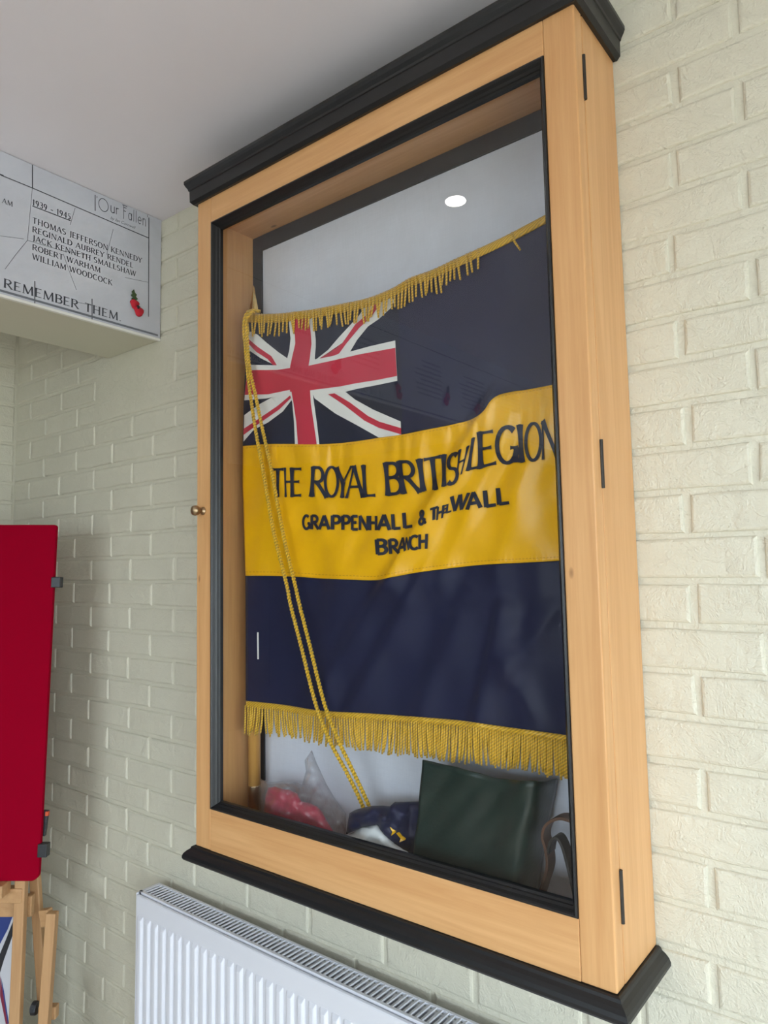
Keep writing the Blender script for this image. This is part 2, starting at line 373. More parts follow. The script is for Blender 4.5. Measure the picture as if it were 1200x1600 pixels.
def seen(c):
    ps = [pj(q) for q in c]
    if all(p[0] < -8 or p[0] > 1208 or p[1] < -8 or p[1] > 1608 for p in ps): return False
    if all(inside(p, CABPOLY) for p in ps): return False
    if all(inside(p, [(-20,840),(84,838),(56,1372),(-20,1372)]) for p in ps): return False
    if all(inside(p, [(215,1400),(262,1382),(800,1620),(215,1620)]) for p in ps): return False
    if all(inside(p, [(-20,250),(250,350),(250,520),(160,548),(-20,510)]) for p in ps): return False
    return True
def put_brick(x0, x1, z0, z1, wall='back', name='brick'):
    global nb, rest
    j = 0.0055 + rb.uniform(-.0012, .0012)
    L = x1 - x0 - 2 * j; Hh = z1 - z0 - 2 * (0.0052 + rb.uniform(-.0006, .0006))
    if L < 0.012 or Hh < 0.012: return
    cx, cz = (x0 + x1) / 2, (z0 + z1) / 2
    dy = rb.uniform(-0.0007, 0.0007)
    if wall == 'back': cs = [(x, 0, z) for x in (x0, x1) for z in (z0, z1)]
    else: cs = [(XL, -x, z) for x in (x0, x1) for z in (z0, z1)]
    if seen(cs):
        o = bpy.data.objects.new(name, get_mesh(L, round(Hh, 3))); COL.objects.link(o)
        if wall == 'back': o.location = (cx, dy, cz); o.parent = wall_back
        else: o.location = (XL + dy, -cx, cz); o.rotation_euler = (0, 0, math.pi / 2); o.parent = wall_left
        o.rotation_euler.y = rb.uniform(-.004, .004) if wall == 'back' else 0
        nb += 1
    else:
        vs, fs = brick_mesh(L, Hh, rb.randrange(9999), '')
        if wall == 'back': rest.add([(cx + a, b + dy, cz + c) for a, b, c in vs], fs)
        else: restl.add([(XL - b, -(cx + a), cz + c) for a, b, c in vs], fs)
restl = MB()
for k in range(-23, 14):
    z0 = max(0.0, Z0 + .075 * k); z1 = min(CEIL, z0 + .075 if z0 > 0 else Z0 + .075 * (k + 1))
    if z1 - z0 < .02: continue
    odd = k % 2
    left = [PX + .1125 * (n + odd) for n in range(-6, 13, 2)]
    left = [x + rb.uniform(-.004, .004) for x in left if XL + .03 < x < -0.98]
    if k in RX: r0 = on(RX[k], 1, 0)[0]
    else: r0 = -.3371 + (0 if odd else .1125) + rb.uniform(-.01, .01)
    right = [r0 + .225 * j for j in range(-2, 10) if -.86 < r0 + .225 * j < XRW - .03]
    if k == -13: left = [x for x in left if x < -1.7] + [-1.656, -1.441, -1.227, -1.002]; right = [-.779, -.555, -.33, -.105, .12, .345, .57, .795, 1.02, 1.245, 1.47, 1.695]
    ed = [XL] + left + right + [XRW]
    full = []
    for a, b in zip(ed, ed[1:]):
        if b - a > .3: full += [(a, (a + b) / 2), ((a + b) / 2, b)]
        else: full.append((a, b))
    for a, b in full:
        if k in (5, 6, 7) and a > PX - .02 and b < PX + .48:      # the padstone under the beam replaces these
            continue
        put_brick(a, b, z0, z1)
    y = 0.0 if odd else -.1125
    while y < -YP:
        put_brick(max(y, 0), min(y + .225, -YP), z0, z1, 'left'); y += .225
put_brick(PX, PX + .45, Z0 + .075 * 5, Z0 + .075 * 8, name='padstone')
tag(rest.build('brick_field', M['brick'], wall_back, fix=True), kind='stuff')
tag(restl.build('brick_field', M['brick'], wall_left, fix=True), kind='stuff')
print('visible bricks', nb)

# beam with the memorial panel
XB = -1.8432; BZ = 2.2556
beam = struct(MB().box((-2.13, YFW, BZ), (XB - .006, -0.0005, CEIL)).build('trim_1', M['beam'], bevel=.004))

# ------------------------------------------------------------------ stroke lettering
def arc(cx, cy, rx, ry, a0, a1, n=10): return [(cx + rx * math.cos(math.radians(a0 + (a1 - a0) * i / n)), cy + ry * math.sin(math.radians(a0 + (a1 - a0) * i / n))) for i in range(n + 1)]
# letter -> (aspect, [(thick?, points in 0..aspect x 0..1)], [serif points])
T, t_ = 1, 0
FONT = {
 'A': (.74, [(t_, [(.04,0),(.37,1)]), (T, [(.37,1),(.70,0)]), (t_, [(.15,.34),(.59,.34)])], [(.04,0),(.70,0)]),
 'B': (.62, [(T, [(.10,0),(.10,1)]), (T, [(.10,.97),(.30,.97)] + arc(.32,.755,.22,.215,80,-80) + [(.30,.53),(.10,.53)]), (T, [(.10,.53),(.34,.53)] + arc(.34,.28,.24,.25,80,-80) + [(.32,.03),(.10,.03)])], [(.10,0),(.10,1)]),
 'C': (.72, [(T, arc(.40,.5,.34,.48,48,312,18))], []),
 'D': (.74, [(T, [(.10,0),(.10,1)]), (T, [(.10,.97),(.30,.97)] + arc(.30,.5,.38,.47,85,-85,14) + [(.30,.03),(.10,.03)])], [(.10,0),(.10,1)]),
 'E': (.58, [(T, [(.10,0),(.10,1)]), (t_, [(.10,.96),(.54,.96)]), (t_, [(.10,.52),(.45,.52)]), (t_, [(.10,.04),(.56,.04)])], [(.10,0),(.10,1)]),
 'F': (.54, [(T, [(.10,0),(.10,1)]), (t_, [(.10,.96),(.52,.96)]), (t_, [(.10,.52),(.43,.52)])], [(.10,0),(.10,1)]),
 'G': (.76, [(T, arc(.40,.5,.34,.48,50,345,18)), (T, [(.70,.02),(.70,.42)]), (t_, [(.50,.42),(.76,.42)])], []),
 'H': (.76, [(T, [(.12,0),(.12,1)]), (T, [(.64,0),(.64,1)]), (t_, [(.12,.52),(.64,.52)])], [(.12,0),(.12,1),(.64,0),(.64,1)]),
 'I': (.28, [(T, [(.14,0),(.14,1)])], [(.14,0),(.14,1)]),
 'J': (.36, [(T, [(.24,1),(.24,.1)] + arc(.10,.06,.14,.16,0,-95,6))], [(.24,1)]),
 'K': (.70, [(T, [(.12,0),(.12,1)]), (t_, [(.60,1),(.12,.42)]), (T, [(.26,.56),(.66,0)])], [(.12,0),(.12,1),(.60,1),(.66,0)]),
 'L': (.58, [(T, [(.12,0),(.12,1)]), (t_, [(.12,.04),(.56,.04)])], [(.12,0),(.12,1)]),
 'M': (.92, [(t_, [(.10,0),(.14,1)]), (T, [(.14,1),(.46,.05)]), (t_, [(.46,.05),(.78,1)]), (T, [(.78,1),(.82,0)])], [(.10,0),(.82,0)]),
 'N': (.78, [(t_, [(.10,0),(.10,1)]), (T, [(.10,1),(.68,0)]), (t_, [(.68,0),(.68,1)])], [(.10,0),(.68,1)]),
 'O': (.80, [(T, arc(.40,.5,.33,.48,90,450,24))], []),
 'P': (.60, [(T, [(.10,0),(.10,1)]), (T, [(.10,.97),(.30,.97)] + arc(.32,.72,.23,.25,80,-80) + [(.30,.46),(.10,.46)])], [(.10,0),(.10,1)]),
 'R': (.68, [(T, [(.10,0),(.10,1)]), (T, [(.10,.97),(.30,.97)] + arc(.32,.735,.22,.235,80,-80) + [(.30,.50),(.10,.50)]), (T, [(.28,.50),(.64,0)])], [(.10,0),(.10,1),(.64,0)]),
 'S': (.54, [(T, arc(.27,.74,.20,.235,40,250,12) + arc(.27,.26,.21,.24,80,-140,12))], []),
 'T': (.66, [(T, [(.33,0),(.33,1)]), (t_, [(.03,.96),(.63,.96)])], [(.33,0)]),
 'U': (.74, [(T, [(.12,1),(.12,.32)] + arc(.36,.30,.24,.28,180,360,10) + [(.60,1)])], [(.12,1),(.60,1)]),
 'V': (.72, [(T, [(.04,1),(.36,0)]), (t_, [(.36,0),(.68,1)])], [(.04,1),(.68,1)]),
 'W': (1.0, [(T, [(.04,1),(.28,0)]), (t_, [(.28,0),(.50,1)]), (T, [(.50,1),(.74,0)]), (t_, [(.74,0),(.96,1)])], [(.04,1),(.96,1)]),
 'Y': (.70, [(T, [(.04,1),(.35,.48)]), (t_, [(.66,1),(.35,.48)]), (T, [(.35,.5),(.35,0)])], [(.04,1),(.66,1),(.35,0)]),
 '&': (.72, [(T, [(.66,.02),(.20,.70)] + arc(.33,.80,.14,.17,200,-20,8) + [(.40,.62),(.16,.40)] + arc(.27,.22,.19,.20,130,300,8) + [(.60,.42)])], []),
 '1': (.36, [(T, [(.20,0),(.20,1)]), (t_, [(.20,1),(.06,.82)])], [(.20,0)]),
 '3': (.50, [(T, arc(.24,.75,.18,.22,140,-80,9) + arc(.24,.27,.20,.25,80,-140,9))], []),
 '4': (.54, [(T, [(.38,0),(.38,1)]), (t_, [(.38,1),(.03,.30)]), (t_, [(.03,.30),(.52,.30)])], []),
 '5': (.50, [(t_, [(.44,.96),(.13,.96)]), (t_, [(.13,.96),(.10,.56)]), (T, [(.10,.56)] + arc(.23,.30,.20,.29,100,-130,10))], []),
 '9': (.54, [(T, arc(.26,.68,.18,.27,0,360,14)), (T, [(.44,.68),(.40,.30),(.24,.02)])], []),
 '.': (.22, [(T, [(.11,.0),(.11,.09)])], []), '-': (.40, [(t_, [(.02,.37),(.38,.37)]), (t_, [(.02,.42),(.38,.42)])], []), ' ': (.34, [], []),
 'o': (1.0, [(T, arc(.5,.5,.45,.49,90,450,28))], []), 'u': (.50, [(T, [(.06,.62),(.06,.22)] + arc(.24,.2,.18,.2,180,360,8) + [(.42,.62)]), (T, [(.42,.62),(.42,0)])], []),
 'r': (.34, [(T, [(.06,0),(.06,.62)]), (T, [(.06,.42)] + arc(.22,.42,.16,.18,150,60,6))], []),
 'f': (.70, [(T, [(.22,-.12),(.22,1.02)]), (T, [(.06,1.0),(.66,1.0)]), (T, [(.22,.84),(.56,.84)]), (T, [(.22,.55),(.5,.55)])], []),
 'a': (.52, [(T, arc(.24,.28,.19,.28,0,360,16)), (T, [(.44,0),(.44,.60)])], []), 'l': (.22, [(T, [(.1,0),(.1,1.0)])], []),
 'e': (.52, [(T, [(.06,.30),(.43,.30)] + arc(.25,.30,.19,.29,0,310,14))], []), 'n': (.50, [(T, [(.06,0),(.06,.62)]), (T, [(.06,.38)] + arc(.24,.38,.18,.22,150,0,8) + [(.42,0)])], []),
 "'": (.14, [(T, [(.07,.86),(.07,1.05)])], []),
}
def ribbon(pts, w, flare=0.0, wh=None):
    n = len(pts); P = [Vector((x, y, 0)) for x, y in pts]; L = [0]
    for a, b in zip(P, P[1:]): L.append(L[-1] + (b - a).length)
    closed = n > 8 and (P[0] - P[-1]).length < 1e-4
    lo = []; hi = []
    for i in range(n):
        a = P[i - 1] if i > 0 else (P[-2] if closed else None); b = P[i + 1] if i < n - 1 else (P[1] if closed else None)
        d1 = (P[i] - a).normalized() if a is not None else None; d2 = (b - P[i]).normalized() if b is not None else None
        if d1 is None: d1 = d2
        if d2 is None: d2 = d1
        n1 = Vector((-d1.y, d1.x, 0)); n2 = Vector((-d2.y, d2.x, 0)); nn = (n1 + n2)
        nn = nn.normalized() if nn.length > 1e-5 else n1
        k = 1 / max(0.5, nn.dot(n1))
        q = abs(2 * L[i] / max(L[-1], 1e-6) - 1); ww = (w if wh is None else wh + (w - wh) * abs(nn.x)) / 2 * k * (1 + (0 if closed else flare * q ** 3))
        lo.append(P[i] - nn * ww); hi.append(P[i] + nn * ww)
    return [[(lo[i].x, lo[i].y), (lo[i+1].x, lo[i+1].y), (hi[i+1].x, hi[i+1].y), (hi[i].x, hi[i].y)] for i in range(n - 1)]
def letter_polys(ch, thick, thin, serif=0.0, flare=0.0):
    asp, st, sf = FONT[ch]; out = []
    for th, pts in st:
        if len(pts) == 2 and flare:
            (x0, y0), (x1, y1) = pts; pts = [(x0 + (x1 - x0) * i / 6, y0 + (y1 - y0) * i / 6) for i in range(7)]
        out += ribbon(pts, thick if th else thin, flare, thin if th else None)
    for x, y in sf:
        if serif: out += ribbon([(x - serif, y + (.015 if y < .5 else -.015)), (x + serif, y + (.015 if y < .5 else -.015))], thin * .8)
    return asp, out

# memorial panel ---------------------------------------------------
panel = empty('memorial_panel', (XB, -1.8, BZ)); PANEL_L = 3.6
tag(panel, 'long grey stone-effect memorial panel printed with names on the beam under the ceiling', 'memorial panel')
def ploc(v): return (v[0] - XB, v[1] + 1.8, v[2] - BZ)
MB().box(ploc((XB - .006, -PANEL_L, BZ + .004)), ploc((XB, -0.002, CEIL - .002))).build('panel_sheet', M['stone'], panel)
MB().box(ploc((XB - .008, -PANEL_L, BZ - .003)), ploc((XB + .0025, -0.002, BZ + .004))).build('edge_strip', M['strip'], panel)
def yz(px, py): p = on((px, py), 0, XB); return p[1], p[2]
def panel_polys(name, polys, mat, off=.0008):
    b = MB()
    for q in polys: b.add([ploc((XB + off, y, z)) for y, z in q], [tuple(range(len(q)))])
    return b.build(name, mat, panel, fix=False)
def panel_text(s, y0, z, h, y1=None, thick=.155, thin=.075, serif=.10, track=.10, mat=None, right=False):
    words = [[]]; x = 0
    for ch in s:
        asp, ps = letter_polys(ch, thick, thin, serif)
        if ch == ' ': words.append([])
        words[-1] += [[(x + a, b) for a, b in q] for q in ps]; x += asp + track
    x -= track
    sx = ((y1 - y0) / x) if y1 is not None else h
    if right: y0 = y0 - x * sx
    for polys in words: panel_polys('printed_word', [[(y0 + a * sx, z + b * h) for a, b in q] for q in polys], mat or M['ink'])
def line_text(s, xs, yb, yt, xe):
    ya, za = yz(xs, yb); _, zt = yz(xs, yt); yb_, _ = yz(xe, yb + (xe - xs) * .36)
    return ya, za, zt - za, yb_
for s, xs, yb, yt, xe in [('1939 - 1945', 50.3, 320.3, 311, 110), ('THOMAS JEFFERSON KENNEDY', 50.3, 348.2, 339, 221.5), ('REGINALD AUBREY RENDEL', 50.3, 362.3, 353.5, 208),
                          ('JACK KENNETH SMALLSHAW', 50.3, 375.8, 367, 212), ('ROBERT WARHAM', 50.3, 390.3, 381.5, 156.5), ('WILLIAM WOODCOCK', 50.3, 405, 396, 175)]:
    a, z, h, b = line_text(s, xs, yb, yt, xe); panel_text(s, a, z, h, b)
a, z, h, b = line_text('', 5.4, 449, 434.8, 189); panel_text('REMEMBER THEM.', a, z, h, b, thick=.145)
panel_text('AT THE GOING DOWN OF THE SUN AND IN THE MORNING WE WILL', a - .02, z, h, thick=.12, right=True)
a, z, h, b = line_text('', 3, 317, 309, 19.5); panel_text('AM', a, z, h, b)
a, z, h, b = line_text('', 150, 322, 308, 231); panel_text("'", a, z, h * 1.1, None, .06, .06, 0)
za = on((158, 330), 0, XB)[2]
def ofl(s, px0, py0, px1, hpx, w):
    y0, z0 = yz(px0, py0); y1, _ = yz(px1, py0); h = hpx * (yz(px0, py0 - 10)[1] - z0) / 10
    polys = []; x = 0
    for ch in s:
        asp, ps = letter_polys(ch, w, w); polys += [[(x + a, b) for a, b in q] for q in ps]; x += asp + .08
    panel_polys('lettering', [[(y0 + a / x * (y1 - y0), z0 + b * h) for a, b in q] for q in polys], M['ink'])
ofl("o", 153, 327, 171, 20, .055); ofl("ur", 172, 331, 187, 17, .07); ofl("fallen'", 190, 338.5, 232, 19, .06)
cu = bpy.data.curves.new('byline', 'FONT'); cu.body = 'by Ian Cornwall'; cu.size = 1; cu.shear = .35
to = bpy.data.objects.new('tmp', cu); COL.objects.link(to); bpy.context.view_layer.update()
tm = to.to_mesh(); tv = [(v.co.x, v.co.y) for v in tm.vertices]; tf = [tuple(p.vertices) for p in tm.polygons]; tx = max(x for x, y in tv) or 1
y0, z0 = yz(172, 342); y1, _ = yz(212, 342)
bl = MB(); bl.add([ploc((XB + .0008, y0 + x / tx * (y1 - y0), z0 + y * .0125)) for x, y in tv], tf); to.to_mesh_clear(); bpy.data.objects.remove(to)
bl.build('lettering', M['ink2'], panel, fix=False)
def crop(x, y): return yz(x / 4.615, 230 + y / 4.615)
def pline(pts, w, mat):
    P = [crop(*p) for p in pts]; return [q for q in ribbon(P, w)]
for pts in [[(0,200),(235,296),(1072,656)], [(233,128),(233,296)], [(1073,508),(1070,1222)], [(685,345),(685,460)], [(250,966),(250,1136)], [(663,1094),(663,1256)], [(232,424),(508,531)]]: panel_polys('printed_line', pline(pts, .0026, None), M['ink'])
y0l, z0l = crop(0, 1062); 
panel_polys('printed_line', [[(-PANEL_L + .02, BZ + .010), (-.01, BZ + .010), (-.01, BZ + .016), (-PANEL_L + .02, BZ + .016)]], M['ink2'])
zt_ = crop(0, 200)[1]
panel_polys('printed_line', [[(-PANEL_L + .02, zt_), (y0l, zt_), (y0l, zt_ + .003), (-PANEL_L + .02, zt_ + .003)]], M['ink'])
for pts in [[(232,296),(197,672)], [(197,672),(112,775),(35,880)], [(197,672),(440,745),(655,782)], [(0,640),(170,662)], [(815,592),(768,775)], [(455,770),(500,900),(550,1030)], [(520,1110),(700,1150)], [(540,440),(505,560)], [(1066,975),(900,940)]]: panel_polys('printed_crack', pline(pts, .0012, None), M['ink2'])
# unreadable blocks of names further along the panel, seen only as a reflection
qb = []; rp = random.Random(11)
for yc, n in ((-1.38, 6), (-1.0, 4), (-1.85, 8), (-2.25, 8), (-2.65, 8)):
    qb = []
    for i in range(n):
        zz = 2.50 - i * .022; L = rp.uniform(.16, .24); y = yc
        while y < yc + L:
            wl = rp.uniform(.006, .012); qb.append([(y, zz), (y + wl, zz), (y + wl, zz + .008), (y, zz + .008)]); y += wl + .006
    panel_polys('faint_names', qb, M['ink2'])['kind'] = 'stuff'

def poppy(y, z, sc, label, tilt=0):
    e = empty('paper_poppy', (XB + .003, y, z), (tilt, 0, 0)); tag(e, label, 'poppy', 'paper poppies pinned along the memorial panel')
    def disc(name, cy, cz, r, mat, x0, dome):
        b = MB(); n = 18; rings = 4; vs = [(x0 + dome, cy, cz)]; fs = []
        for i in range(1, rings + 1):
            for j in range(n):
                a = 2*math.pi*j/n; rr = r * i / rings * (1 + .05 * math.sin(3*a + cy * 50)); vs.append((x0 + dome * (1 - (i / rings) ** 2) + (.002 * math.sin(4*a) if i == rings else 0), cy + rr * math.cos(a), cz + rr * math.sin(a)))
        fs += [(0, 1 + j, 1 + (j+1) % n) for j in range(n)]
        for i in range(rings - 1):
            fs += [(1+i*n+j, 1+i*n+(j+1) % n, 1+(i+1)*n+(j+1) % n, 1+(i+1)*n+j) for j in range(n)]
        o = b.add(vs, fs).build(name, mat, e, smooth=True); s = o.modifiers.new('solid', 'SOLIDIFY'); s.thickness = .0008
    disc('petal', -.006 * sc, .010 * sc, .0175 * sc, M['poppy'], .002, .004); disc('petal', .009 * sc, -.012 * sc, .0185 * sc, M['poppy'], .004, .005)
    disc('centre', .003 * sc, 0, .0062 * sc, M['kprint'], .009, .003)
    lf = [(-.004,.020),(-.020,.026),(-.014,.032),(-.022,.038),(-.016,.044),(-.018,.052),(-.010,.062),(-.005,.050),(.002,.046),(-.002,.038),(.006,.032),(.000,.026)]
    b = MB(); k = len(lf); b.add([(x, y_ * sc, z_ * sc) for x in (0.001, .0022) for y_, z_ in lf], [tuple(range(k-1, -1, -1)), tuple(range(k, 2*k))] + [(i, (i+1) % k, k + (i+1) % k, k + i) for i in range(k)])
    b.build('leaf', M['leaf'], e)
py, pz = yz(211.5, 481)
poppy(py, pz, .85, 'red paper poppy with green leaf pinned below the printed names beside the brick wall')
for yy, zz, tl in ((-1.105, 2.345, .2), (-1.507, 2.325, -.7), (-1.89, 2.36, 0), (-2.171, 2.36, .3)):
    poppy(yy, zz, 1.15, 'red paper poppy pinned further along the memorial panel, seen mirrored in the cabinet glass', tl)

# ------------------------------------------------------------------ cabinet
TL = 0.0064; cX0, cZ0 = -0.9242, -0.6305
cab = empty('display_cabinet', (cX0 + TL * .6305, 0, 1.55 + cZ0 + TL * (cX0 + 1)), (0, -TL, 0))
tag(cab, 'tall pine wall display cabinet with glazed door and black cornice and base moulding', 'display cabinet')
def Lc(X, y, Z): return (X - cX0, y, Z - cZ0)
def cbox(name, a, b, mat, parent=cab, bevel=.0015):
    lo = Lc(*[min(p, q) for p, q in zip(a, b)]); hi = Lc(*[max(p, q) for p, q in zip(a, b)]); c = tuple((p + q) / 2 for p, q in zip(lo, hi))
    return MB().box(lo, hi).build(name, mat, parent, loc=c, bevel=bevel)
xL, xR, yF, yG = -1.4225, -.4259, -.1779, -.1467; zT, zB = .945, -.6305
cbox('side_panel', (xL, -.001, zB), (xL + .016, yG + .002, zT), M['wood_in']); cbox('side_panel', (xR - .016, -.001, zB), (xR, yG + .002, zT), M['wood_v'])
cbox('top_panel', (xL + .016, -.001, zT - .055), (xR - .016, yG + .002, zT - .02), M['wood_h']); cbox('bottom_panel', (xL + .016, -.001, zB), (xR - .016, yG + .002, zB + .02), M['wood_h'])
zi = zB + .02; zt = zT - .055
cbox('back_board', (xL + .016, -.001, zi), (xR - .016, -.007, zt), M['linen'], bevel=0)
cbox('back_border', (xL + .016, -.007, -.515), (xL + .052, -.012, zt), M['border']); cbox('back_border', (xR - .052, -.007, zi), (xR - .016, -.012, zt), M['border'])
cbox('back_border', (xL + .052, -.007, zt - .042), (xR - .052, -.012, zt), M['border'])
door = empty('door', Lc(xR, yG, zB), parent=cab)
def dbox(name, a, b, mat, bevel=.0015):
    o = cbox(name, a, b, mat, None, bevel); o.parent = door; o.location = Vector(o.location) - Vector(door.location); return o
g0, g1, gT, gB = -1.3688, -.4821, .8606, -.5386
dbox('stile', (xL, yF, zB), (g0, yG, zT), M['wood_v'], .0025); dbox('stile', (g1, yF, zB), (xR, yG, zT), M['wood_v'], .0025)
dbox('rail', (g0, yF, gT), (g1, yG, zT), M['wood_h'], .001); dbox('rail', (g0, yF, zB), (g1, yG, gB), M['wood_h'], .001)
# glazing bead: profile (inward offset, y)
bead = [(0, yF + .001), (0.0005, yF - .002), (.004, yF - .003), (.006, yF + .000), (.0085, yF + .006), (.0115, yF + .010), (.0125, yF + .013), (.0155, yF + .016), (.016, yF + .024), (0, yF + .024)]
gl_y = yF + .0215
dl = Vector(door.location)
def beadpiece(cs, n):
    b = MB(); P = []
    for (x, z, ix, iz) in cs:
        P.append([tuple(Vector(Lc(x + ix * o, y, z + iz * o)) - dl) for o, y in bead])
    k = len(bead); b.add(P[0] + P[1], [(i, (i + 1) % k, k + (i + 1) % k, k + i) for i in range(k)] + [tuple(range(k - 1, -1, -1)), tuple(range(k, 2 * k))])
    return b.build('glazing_bead', M['black'], door)
cn = [(g0, gT, 1, -1), (g1, gT, -1, -1), (g1, gB, -1, 1), (g0, gB, 1, 1)]
for i in range(4): beadpiece([cn[i], cn[(i + 1) % 4]], i)
# single reflecting face: a 4 mm pane reads as one sheet
gp = MB().add([tuple(Vector(Lc(x, gl_y, z)) - dl) for x, z in ((g0 + .012, gB + .012), (g1 - .012, gB + .012), (g1 - .012, gT - .012), (g0 + .012, gT - .012))], [(0, 1, 2, 3)])
gp.build('glass_pane', M['glass'], door, fix=False)      # faces the room
kx, kz = -1.3975, 1.6995 - 1.55
MB().lathe([(.0, 0), (.0095, .0), (.0095, .002), (.005, .004), (.0045, .010), (.008, .013), (.0115, .018), (.0125, .023), (.011, .029), (.006, .0325), (.0, .0335)], tuple(Vector(Lc(kx, yF, kz)) - dl), (0, -1, 0), 24).build('knob', M['oldbrass'], door, smooth=True)
for zc_ in (.812, .160, -.502):
    b = MB().box(tuple(Vector(Lc(xR - .004, yG - .004, zc_ - .039)) - dl), tuple(Vector(Lc(xR + .0012, yG + .002, zc_ + .039)) - dl))
    b.tube([tuple(Vector(Lc(xR + .0015, yG - .001, zc_ - .039)) - dl), tuple(Vector(Lc(xR + .0015, yG - .001, zc_ + .039)) - dl)], .0032, 8)
    b.build('hinge', M['iron'], door)
def moulding(name, prof):                       # profile (outward, z) swept round front and both sides
    b = MB(); k = len(prof); rings = []
    for (x, sx, y, sy) in ((xL, -1, -.001, 0), (xL, -1, yF, -1), (xR, 1, yF, -1), (xR, 1, -.001, 0)):
        rings.append([Lc(x + sx * o, y + sy * o, z) for o, z in prof])
    for a, c in zip(rings, rings[1:]): b.add(a + c, [(i, (i + 1) % k, k + (i + 1) % k, k + i) for i in range(k)])
    b.add(rings[0], [tuple(range(k))]); b.add(rings[3], [tuple(range(k - 1, -1, -1))])
    return b.build(name, M['black'], cab)
moulding('cornice', [(-.01, .925), (.005, .923), (.0075, .9225), (.014, .9295), (.0145, .957), (.0165, .958), (.0175, .9625), (.022, .970), (.0245, .976), (.0245, .983), (-.01, .983)])
MB().box(Lc(xL, -.001, .945), Lc(xR, yF, .982)).build('cornice_top', M['black'], cab)
moulding('base_moulding', [(-.01, -.6335), (.004, -.6305), (.007, -.632), (.009, -.6365), (.015, -.6405), (.020, -.646), (.0225, -.652), (.0225, -.657), (.020, -.661), (.010, -.664), (-.01, -.664)])
MB().box(Lc(xL, -.001, -.662), Lc(xR, yF, -.631)).build('base_board', M['black'], cab)

# ------------------------------------------------------------------ flag
FY = -0.078
FOLDS = [  # (x0,y0,x1,y1,height mm,width left px,width right px)
 (762,628,600,910,11,7,48), (800,640,690,905,4,16,22), (850,640,775,890,4,14,26), (835,625,800,760,2.5,9,16),
 (470,700,530,900,3,16,20), (560,700,540,860,2.5,16,20), (425,700,405,895,4,14,20), (660,690,560,890,3,14,20),
 (655,905,545,1110,5,10,26), (600,915,480,1110,4,12,22), (730,930,650,1120,4,14,26), (780,960,745,1120,7,9,34), (795,1045,860,960,4,14,20), (790,1050,830,1110,3,12,16), (520,920,500,1110,3,14,22), (845,900,820,1130,3,16,26),
 (470,575,560,610,2.5,8,12), (740,640,800,360,3,30,40), (560,560,640,500,2,20,20), (690,440,660,640,2,30,30), (400,520,392,690,3,10,14)]
def Yf(px, py):
    y = FY
    for x0, y0, x1, y1, h, wl, wr in FOLDS:
        dx, dy = x1 - x0, y1 - y0; L = math.hypot(dx, dy); dx /= L; dy /= L
        t = (px - x0) * dx + (py - y0) * dy; s = (px - x0) * -dy + (py - y0) * dx     # s>0: one side
        if dy > 0: s = -s
        s = -s if dy < 0 else s
        e = max(-t, t - L, 0) / 26.0; u = s / (wr if s > 0 else wl)
        if e < 3 and abs(u) < 3.2: y -= h * .0016 * math.exp(-u * u) * math.exp(-e * e)
    y -= .0022 * math.sin(px * .031 + py * .009) + .0012 * math.sin(px * .083 - py * .021 + 1.3) + .0010 * math.sin(px * .05 + py * .047)
    d = py - c_yt(px)
    if 0 < d < 220: y -= .0017 * min(1, d / 12) * math.sin(px * .24 + 1.7 * math.sin(px * .06)) * math.exp(-(d / 42) ** 2) + .0016 * math.sin(px * .115 + py * .062) * math.sin(min(1, max(0, d) / 200) * math.pi)
    return y
def FP(px, py, off=0.0): return U(px, py, Yf(px, py) - off)
def smooth_curve(pts):
    xs = [p[0] for p in pts]; ys = [p[1] for p in pts]
    n = len(pts); ms = []
    for i in range(n):
        if i == 0: ms.append((ys[1] - ys[0]) / (xs[1] - xs[0]))
        elif i == n - 1: ms.append((ys[-1] - ys[-2]) / (xs[-1] - xs[-2]))
        else:
            a = (ys[i] - ys[i-1]) / (xs[i] - xs[i-1]); b = (ys[i+1] - ys[i]) / (xs[i+1] - xs[i]); ms.append((a + b) / 2)
    def f(x):
        if x <= xs[0]: return ys[0] + ms[0] * (x - xs[0])
        if x >= xs[-1]: return ys[-1] + ms[-1] * (x - xs[-1])
        i = max(j for j in range(n - 1) if xs[j] <= x); h = xs[i+1] - xs[i]; t = (x - xs[i]) / h
        return (2*t**3-3*t**2+1)*ys[i] + (t**3-2*t**2+t)*h*ms[i] + (-2*t**3+3*t**2)*ys[i+1] + (t**3-t**2)*h*ms[i+1]
    return f
c_top = smooth_curve([(385,490),(413,491),(440,490),(464,487),(485,484.5),(504,481),(529.7,476),(575,466),(614.7,450),(640,435),(674.7,422.5),(712,405),(744,390.5),(786.7,370.5),(850.7,337),(900,312)])
c_yt = smooth_curve([(379,697),(415,694),(460,693.8),(505,694),(550,690.4),(595,683.6),(628,679),(665,671.6),(710,662.6),(741.5,652.9),(757,640.5),(766,627),(776,619),(795.5,613),(822.5,609),(861,601.8),(905,594)])
c_yb = smooth_curve([(382,899.7),(415,899.7),(460,901),(505,904),(550,905.7),(592,906),(608,902.5),(625,899.5),(649,895),(694,889),(755,882.4),(811,879.5),(871,876.3),(915,873)])
c_bt = smooth_curve([(384,1096),(440,1102),(497.5,1111),(580,1116),(648.7,1121),(720,1127),(772.5,1134.5),(884.8,1150),(930,1157)])
c_fb = smooth_curve([(380,1147),(451.7,1151.8),(520,1165.6),(589,1174.8),(680.8,1185.3),(754,1195.4),(818,1204.5),(882.5,1218),(930,1228)])
edge_l = lambda y: float(np.interp(y, [488,530,560,620,690,750,800,850,900,1000,1100,1150], [385,386,384,381,379.5,379,380.5,382,383.5,384,384,381]))
edge_r = lambda y: 896 + (y - 345) * .037
flag = empty('standard_flag', U(600, 1118, FY)); flo = Vector(flag.location)
